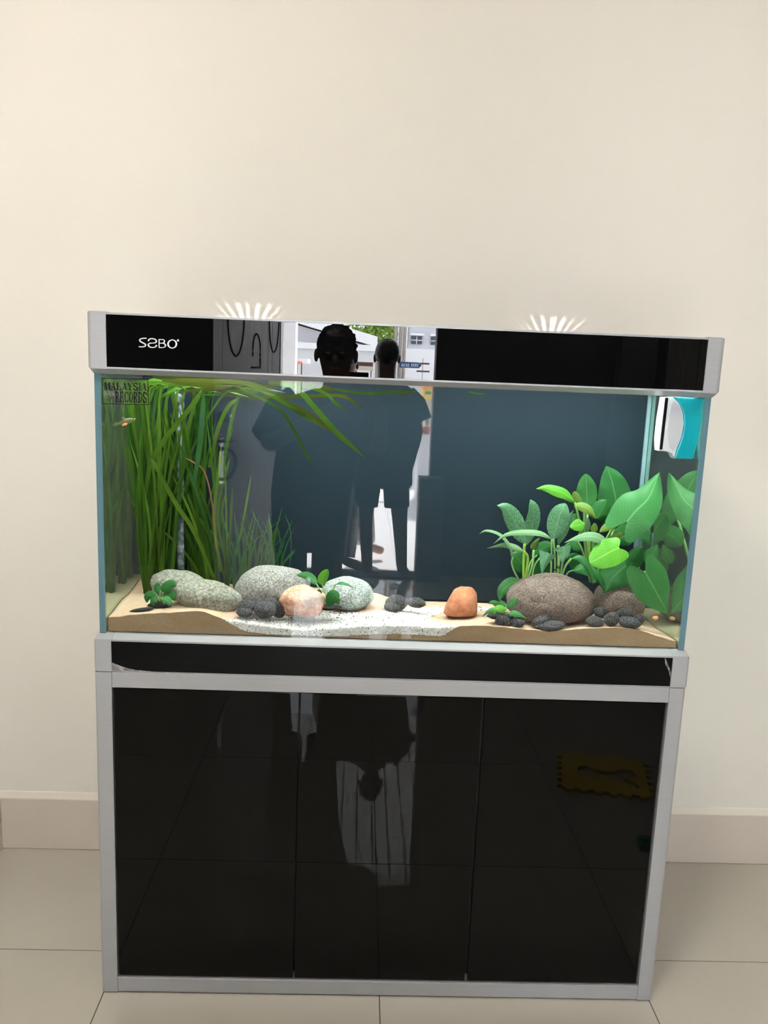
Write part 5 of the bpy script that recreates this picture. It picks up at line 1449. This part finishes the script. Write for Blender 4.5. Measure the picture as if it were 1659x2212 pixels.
for s, sx in (('L', 1), ('R', -1)):
    w = J['wrist' + s][0]
    add_hand(J, bones, s, w, (w[0], w[1] - .02, w[2] - .075), [(w[0] + dx, w[1] - .035 + dy, w[2] - .15 + dz) for dx, dy, dz in ((.004, -.028, .01), (0, -.008, 0), (-.002, .012, .003), (-.004, .03, .014))], (w[0] - sx * .02, w[1] - .06, w[2] - .09))
skin_body(p2, J, bones, M_SKIN)
face_and_hair(p2, (cx_, cy_ - .01, 1.470), -1, front_hair=False, curly=0.02, scale=0.90, seed=5)
loft('shirt', [((cx_, cy_, .645), .197, .14), ((cx_, cy_, .80), .195, .14), ((cx_, cy_, .98), .19, .13), ((cx_, cy_, 1.13), .20, .13), ((cx_, cy_, 1.22), .205, .115), ((cx_, cy_, 1.275), .155, .085), ((cx_, cy_, 1.33), .066, .06)], M_SHIRT_GREY, p2, 24, 0.012)
for s in (-1, 1):
    tube('sleeve', [(cx_ + s * .13, cy_, 1.225), (cx_ + s * .19, cy_, 1.17), (cx_ + s * .232, cy_, 1.065)], [.072, .075, .078], M_SHIRT_GREY, p2, 14)
loft('shorts', [((cx_, cy_, .86), .16, .12), ((cx_, cy_, .72), .182, .13), ((cx_, cy_, .63), .188, .13)], M_SHORTS, p2)
for s in (-1, 1):
    tube('trouser_leg', [(cx_ + s * .088, cy_, .66), (cx_ + s * .098, cy_, .58), (cx_ + s * .103, cy_, .50)], [.088, .086, .084], M_SHORTS, p2, 14)
# the walker in striped trousers outside
p3 = empty('person', (-0.08, -3.98, 0), 'person in beige striped trousers walking past outside the doorway', 'person')
cx_, cy_ = -0.235, -4.0
J = {'pelvis': ((cx_, cy_, .82), (.12, .10)), 'waist': ((cx_, cy_, .96), (.11, .09)), 'chest': ((cx_ + .01, cy_, 1.12), (.12, .10)), 'neck': ((cx_ + .02, cy_, 1.27), .05),
     'jaw': ((cx_ + .04, cy_, 1.34), (.055, .06)), 'head': ((cx_ + .03, cy_, 1.42), (.075, .08)), 'crown': ((cx_ + .025, cy_, 1.48), (.062, .07)),
     'shoulderL': ((cx_, cy_ - .16, 1.19), .052), 'elbowL': ((cx_ - .02, cy_ - .20, .95), .04), 'wristL': ((cx_ + .06, cy_ - .20, .76), .026),
     'shoulderR': ((cx_, cy_ + .15, 1.19), .052), 'elbowR': ((cx_ - .06, cy_ + .17, .95), .04), 'wristR': ((cx_ - .02, cy_ + .17, .76), .026),
     'hipL': ((cx_, cy_ - .08, .76), .085), 'kneeL': ((cx_ + .16, cy_ - .12, .42), .055), 'ankleL': ((cx_ + .20, cy_ - .20, .10), .036), 'toeL': ((cx_ + .35, cy_ - .20, .05), (.036, .024)),
     'hipR': ((cx_, cy_ + .08, .76), .085), 'kneeR': ((cx_ + .08, cy_ + .14, .42), .055), 'ankleR': ((cx_ + .05, cy_ + .22, .075), .036), 'toeR': ((cx_ + .20, cy_ + .23, .03), (.036, .024))}
bones = list(BASE_BONES)
for s in 'LR':
    w = J['wrist' + s][0]
    add_hand(J, bones, s, w, (w[0] + .02, w[1], w[2] - .07), [(w[0] + .03 + dx, w[1] + dy, w[2] - .14 + dz) for dx, dy, dz in ((.02, -.026, .01), (.015, -.008, 0), (.012, .01, .003), (.01, .028, .014))], (w[0] + .06, w[1] + .01, w[2] - .08))
skin_body(p3, J, bones, M_SKIN2)
face_and_hair(p3, (cx_ + .03, cy_, 1.425), -1, curly=0.03, scale=0.9, seed=7)
loft('shirt', [((cx_, cy_, .70), .15, .17), ((cx_, cy_, .90), .145, .165), ((cx_, cy_, 1.10), .145, .18), ((cx_, cy_, 1.20), .12, .17), ((cx_ + .015, cy_, 1.27), .065, .08)], M_SHIRT_PALE, p3)
for s in (-1, 1):
    tube('sleeve', [(cx_, cy_ + s * .12, 1.19), (cx_ - .01, cy_ + s * .17, 1.12), (cx_ - .02, cy_ + s * .19, 1.0)], [.065, .068, .07], M_SHIRT_PALE, p3, 14)
loft('trousers', [((cx_, cy_, .86), .12, .13), ((cx_, cy_, .74), .135, .16), ((cx_, cy_, .66), .13, .165)], M_STRIPES, p3)
tube('trouser_leg', [(cx_ + .02, cy_ + .075, .70), (cx_ + .08, cy_ + .14, .42), (cx_ + .055, cy_ + .21, .10)], [.10, .085, .080], M_STRIPES, p3, 14, 8)
tube('trouser_leg', [(cx_ + .02, cy_ - .08, .70), (cx_ + .16, cy_ - .12, .42), (cx_ + .20, cy_ - .19, .13)], [.10, .085, .080], M_STRIPES, p3, 14, 8)

# ------------------------------------------------------------------ the porch and street beyond the door
M_PORCHTILE = simple('white_porch_tile', (0.80, 0.79, 0.82), 0.5, var=0.03)
M_PORCHGROUT = simple('grey_porch_joint', (0.42, 0.41, 0.43), 0.9)
M_PLANK = simple('grey_ceiling_plank', (0.70, 0.70, 0.70), 0.7, var=0.08, vscale=8)
M_ROAD = simple('pale_asphalt', (0.55, 0.54, 0.53), 0.9, var=0.1, vscale=3)
pf = tag(box('porch_floor', -2.2, 2.2, -8.0, DOOR_Y - 0.125, -0.10, -0.012, M_PORCHGROUT), 'white tiled porch floor outside the doorway', None, None, 'structure')
pt = None
for i in range(-5, 6):
    for j in range(10):
        x0, y1 = i * 0.4 - 0.2, DOOR_Y - 0.127 - j * 0.4
        if pt is None:
            bm = bmesh.new(); box_bm(bm, 0.003, 0.397, -0.397, -0.003, -0.02, 0); pt = bpy.data.meshes.new('tile'); bm.to_mesh(pt); bm.free(); pt.materials.append(M_PORCHTILE)
        o = bpy.data.objects.new('tile', pt); COL.objects.link(o); o.parent = pf; o.location = (x0, y1, -0.004)
pc = tag(box('porch_ceiling', -2.2, 2.2, -7.7, DOOR_Y - 0.13, 2.83, 2.90, M_GROOVE), 'grey plank ceiling of the porch', None, None, 'structure')
pk = None
for i in range(30):
    if pk is None:
        bm = bmesh.new(); box_bm(bm, 0.008, 0.135, -7.7, DOOR_Y - 0.14, 2.80, 2.829); pk = bpy.data.meshes.new('plank'); bm.to_mesh(pk); bm.free(); pk.materials.append(M_PLANK)
    o = bpy.data.objects.new('plank', pk); COL.objects.link(o); o.parent = pc; o.location = (-2.15 + i * 0.143, 0, 0)
tag(box('ground', -30, 30, -60, -8.0, -0.35, -0.15, M_ROAD), 'pale road and yard outside', None, None, 'structure')

def far(name, u0, u1, v0, v1, dep, th, mat, parent, down=False):
    a, b = mirrored(u0, v1, dep), mirrored(u1, v0, dep)
    return box(name, a.x, b.x, -dep - th, -dep, (-0.15 if down else a.z), b.z, mat, parent)
M_WHITEWALL = simple('white_render', (0.80, 0.79, 0.80), 0.8, var=0.03)
M_GREYWALL = simple('grey_render', (0.50, 0.49, 0.53), 0.8, var=0.05)
M_LILAC = simple('lilac_grey_render', (0.58, 0.57, 0.63), 0.8, var=0.03)
M_BLOCK = simple('pale_block_wall', (0.62, 0.61, 0.62), 0.85, var=0.1, vscale=2)
M_WINDOW = simple('dark_window_glass', (0.05, 0.08, 0.11), 0.1)
M_RUST = simple('rust_brown_paint', (0.10, 0.045, 0.035), 0.6)
M_BEIGE = simple('beige_board', (0.48, 0.42, 0.34), 0.7, var=0.06)
M_ORANGEP = simple('orange_paint', (0.75, 0.22, 0.08), 0.6)
pil = empty('porch_pillar', mirrored(626, 760, 7.4), 'white square porch pillar left of the doorway view', 'pillar')
far('shaft', 612, 640, 640, 776, 7.4, 0.3, M_WHITEWALL, pil, True)
house = empty('house', mirrored(720, 760, 17), 'neighbouring grey house with a long sloping white roof edge', 'house')
pts = [mirrored(u, v, 17) for u, v in [(600, 689), (805, 751)]]
g0, g1 = mirrored(600, 760, 17), mirrored(805, 760, 17)
plate('gable_wall', [pts[0], pts[1], Vector((g1.x, -17, -0.15)), Vector((g0.x, -17, -0.15))], -3.0, M_GREYWALL, house)
r0, r1 = mirrored(560, 672, 16.6), mirrored(815, 749, 16.6)
plate('roof', [r0, r1, r1 + Vector((0, 0, 0.22)), r0 + Vector((0, 0, 0.22))], -3.6, M_WHITEWALL, house)
far('window_board', 660, 700, 742, 752, 16.95, 0.1, M_BLOCK, house)
yw = empty('yard_wall', mirrored(720, 775, 12.5), 'pale block wall in front of the grey house', 'wall')
far('wall_body', 596, 812, 750, 790, 12.5, 0.2, M_BLOCK, yw, True)
far('coping', 594, 814, 746, 750, 12.45, 0.3, M_WHITEWALL, yw)
tb = empty('table', mirrored(636, 795, 8.6), 'white-topped table with an orange edge in the yard', 'table')
far('table_top', 606, 664, 775, 782, 8.6, 0.6, M_WHITEWALL, tb)
far('edge_strip', 606, 652, 782, 785, 8.58, 0.03, M_ORANGEP, tb)
for u in (612, 640, 650): far('leg', u, u + 2.5, 783, 800, 8.7, 0.04, M_RUST, tb, True)
bn = empty('bench', mirrored(785, 795, 9.5), 'rust-brown bench with a beige seat board in the yard', 'bench')
far('back_board', 764, 806, 783, 790, 9.5, 0.05, M_RUST, bn)
far('seat', 764, 806, 792, 799, 9.3, 0.35, M_BEIGE, bn)
for u in (768, 800): far('leg', u, u + 3, 790, 820, 9.45, 0.06, M_RUST, bn, True)
# trees
M_BARK = simple('pale_bark', (0.34, 0.30, 0.26), 0.9, var=0.2, vscale=10)
M_TREELEAF = simple('yellow_green_tree_leaf', (0.26, 0.40, 0.06), 0.6, var=0.4, vscale=3)
random.seed(9)
def tree(label, u, vbase, dep, crowns):
    b = mirrored(u, 760, dep); b.z = -0.15
    r = empty('tree', b, label, 'tree')
    topz = mirrored(u, 690, dep).z + 2.0
    tube('trunk', [b, (b.x + .1, b.y, topz * 0.5), (b.x, b.y, topz)], [.22, .17, .10], M_BARK, r, 10, 8)
    V, F = [], []
    for cu, cv, rad, n in crowns:
        c = mirrored(cu, cv, dep)
        for k in range(n):
            d = Vector((random.gauss(0, 1), random.gauss(0, 1), random.gauss(0, 1))).normalized() * rad * random.uniform(.5, 1)
            p = c + d; s = random.uniform(.06, .13)
            a = Vector((random.uniform(-1, 1), random.uniform(-1, 1), random.uniform(-1, 1))).normalized() * s
            bb_ = a.cross(Vector((random.uniform(-1, 1), random.uniform(-1, 1), 1))).normalized() * s * .5
            i0 = len(V); V += [p - a, p + bb_, p + a, p - bb_]; F.append([i0, i0 + 1, i0 + 2, i0 + 3])
    o = link('foliage', mesh('foliage', V, F), M_TREELEAF, r); o['kind'] = 'stuff'
tree('leafy yellow-green tree behind the two heads', 808, 760, 29, [(795, 715, 0.8, 520), (790, 700, 0.9, 520), (818, 722, 0.8, 420)])
tree('second leafy tree beside the street poles', 842, 760, 36, [(836, 706, 1.0, 620), (846, 722, 0.7, 460), (830, 690, 1.1, 520)])
for u, lab in ((854, 'leftmost pale street pole'), (864, 'middle pale street pole'), (873, 'rightmost pale street pole')):
    p = mirrored(u, 760, 19); pole = empty('street_pole', (p.x, p.y, -0.15), lab + ' before the lilac building', 'pole')
    tube('shaft', [(p.x, p.y, -0.15), (p.x, p.y, 6.0)], [.05, .035], M_BARK, pole, 10)
    tube('cap', [(p.x, p.y, 6.0), (p.x, p.y, 6.06)], .05, M_RUST, pole, 10)
apt = empty('apartment_building', mirrored(930, 770, 24), 'lilac-grey apartment block with white awnings over dark windows', 'building')
a0, a1 = mirrored(880, 770, 24), mirrored(1040, 770, 24)
box('wall', a0.x, a1.x, -33, -24, -0.15, 11.5, M_LILAC, apt)
far('corner_pier', 876, 884, 640, 770, 23.9, 0.4, M_WHITEWALL, apt, True)
w0 = mirrored(900, 735, 23.95)
for rowi in range(4):
    for ci in range(4):
        xw = w0.x + (ci) * 0.62; zw = w0.z + rowi * 2.5 - (0 if rowi else 0)
        f = box('window', xw - .17, xw + .17, -24.02, -23.94, zw - .12, zw + .12, M_WINDOW, apt)
        box('window_bar', xw - .012, xw + .012, -23.94, -23.92, zw - .12, zw + .12, M_WHITEWALL, f)
        box('window_bar', xw - .17, xw + .17, -23.94, -23.925, zw - .012, zw + .012, M_WHITEWALL, f)
        box('awning', xw - .21, xw + .21, -23.99, -23.7, zw + .14, zw + .20, M_WHITEWALL, apt)
far('railing', 902, 945, 762, 765, 22, 0.05, M_WHITEWALL, apt); far('railing', 902, 945, 768, 771, 22, 0.05, M_WHITEWALL, apt)
far('yard_wall', 876, 960, 756, 790, 21, 0.2, M_WHITEWALL, apt, True)
# arrow street sign
M_SIGNBLUE = simple('navy_sign_paint', (0.03, 0.08, 0.17), 0.4)
sg = empty('street_sign', mirrored(913, 800, 9.0), 'navy arrow-shaped street sign on a rust-brown post', 'sign')
far('post', 911.5, 914.5, 774, 830, 9.0, 0.06, M_RUST, sg, True)
far('cross_bar', 900, 928, 801, 803.5, 8.98, 0.04, M_RUST, sg); far('cross_bar', 908, 928, 784, 787, 8.98, 0.04, M_RUST, sg)
plt_ = plate('sign_plate', [mirrored(u, v, 8.9) for u, v in [(862, 781), (905, 783), (911, 789), (905, 795.5), (862, 794)]], -0.02, M_SIGNBLUE, sg)
tq = []
for x0 in (868, 872, 877, 881, 889, 893, 897, 901):
    tq += [[(x0, 786), (x0 + 2.6, 786), (x0 + 2.6, 787), (x0, 787)], [(x0, 790), (x0 + 2.6, 790), (x0 + 2.6, 791.2), (x0, 791.2)], [(x0, 786), (x0 + 1, 786), (x0 + 1, 791), (x0, 791)]]
print_quads('printed_letters', tq, lambda x, y: mirrored(x, y, 8.88), M_WHITEPRINT, plt_)
lg_ = empty('porch_ledge', mirrored(940, 990, 7.0), 'low white ledge along the porch edge right of the doorway view', 'ledge')
far('wall_body', 903, 1010, 947, 1000, 7.0, 0.36, M_WHITEWALL, lg_, True)
far('coping', 902, 1011, 944, 947, 6.98, 0.40, M_WHITEWALL, lg_)
LEDGE_Z = mirrored(920, 944, 6.98).z
yb = empty('crate', mirrored(925, 850, 7.7), 'yellow crate on a pale stand behind the porch ledge', 'crate')
far('crate_body', 914, 950, 838, 862, 7.7, 0.4, simple('yellow_crate_plastic', (0.80, 0.52, 0.05), 0.5), yb)
far('label_panel', 919, 932, 846, 852, 7.69, 0.005, simple('green_label', (0.05, 0.25, 0.1), 0.5), yb)
far('lid', 913, 951, 834, 838, 7.68, 0.45, M_ORANGEP, yb)
far('stand', 916, 948, 862, 900, 7.72, 0.36, M_BEIGE, yb, True)
M_POT = simple('terracotta_pot', (0.45, 0.12, 0.08), 0.7, var=0.1)
for u, lab in ((908, 'left terracotta pot with a wispy grey shrub on the porch'), (922, 'right terracotta pot with a wispy grey shrub on the porch')):
    c = mirrored(u, 935, 7.16); z0 = LEDGE_Z + 0.0005; ph_ = 0.09
    pt_ = empty('potted_shrub', (c.x, c.y, z0), lab, 'potted plant', 'potted shrubs on the porch')
    tube('pot', [(c.x, c.y, z0), (c.x, c.y, z0 + ph_ * .9), (c.x, c.y, z0 + ph_)], [.028, .042, .044], M_POT, pt_, 16)
    V, F = [], []
    for k in range(60):
        a = random.uniform(0, 6.28); rr = random.uniform(.02, .07); h = random.uniform(.08, .22)
        tube_data([Vector((c.x, c.y, z0 + ph_)), Vector((c.x + rr * .4 * math.cos(a), c.y + rr * .4 * math.sin(a), z0 + ph_ + h * .6)), Vector((c.x + rr * math.cos(a), c.y + rr * math.sin(a), z0 + ph_ + h))], [.002, .0015, .001], 4, 1, Vector((0, 0, 1)), V, F)
    link('twigs', mesh('twigs', V, F), simple('grey_green_twig', (0.22, 0.24, 0.16), 0.8), pt_)
    stn = stone_mesh('soil', (.038, .038, .004), 2, .1, .05, 2); o = link('soil', stn, M_ROOT, pt_, True); o.matrix_parent_inverse = parent_world(pt_).inverted(); o.location = (c.x, c.y, z0 + ph_ - .002)
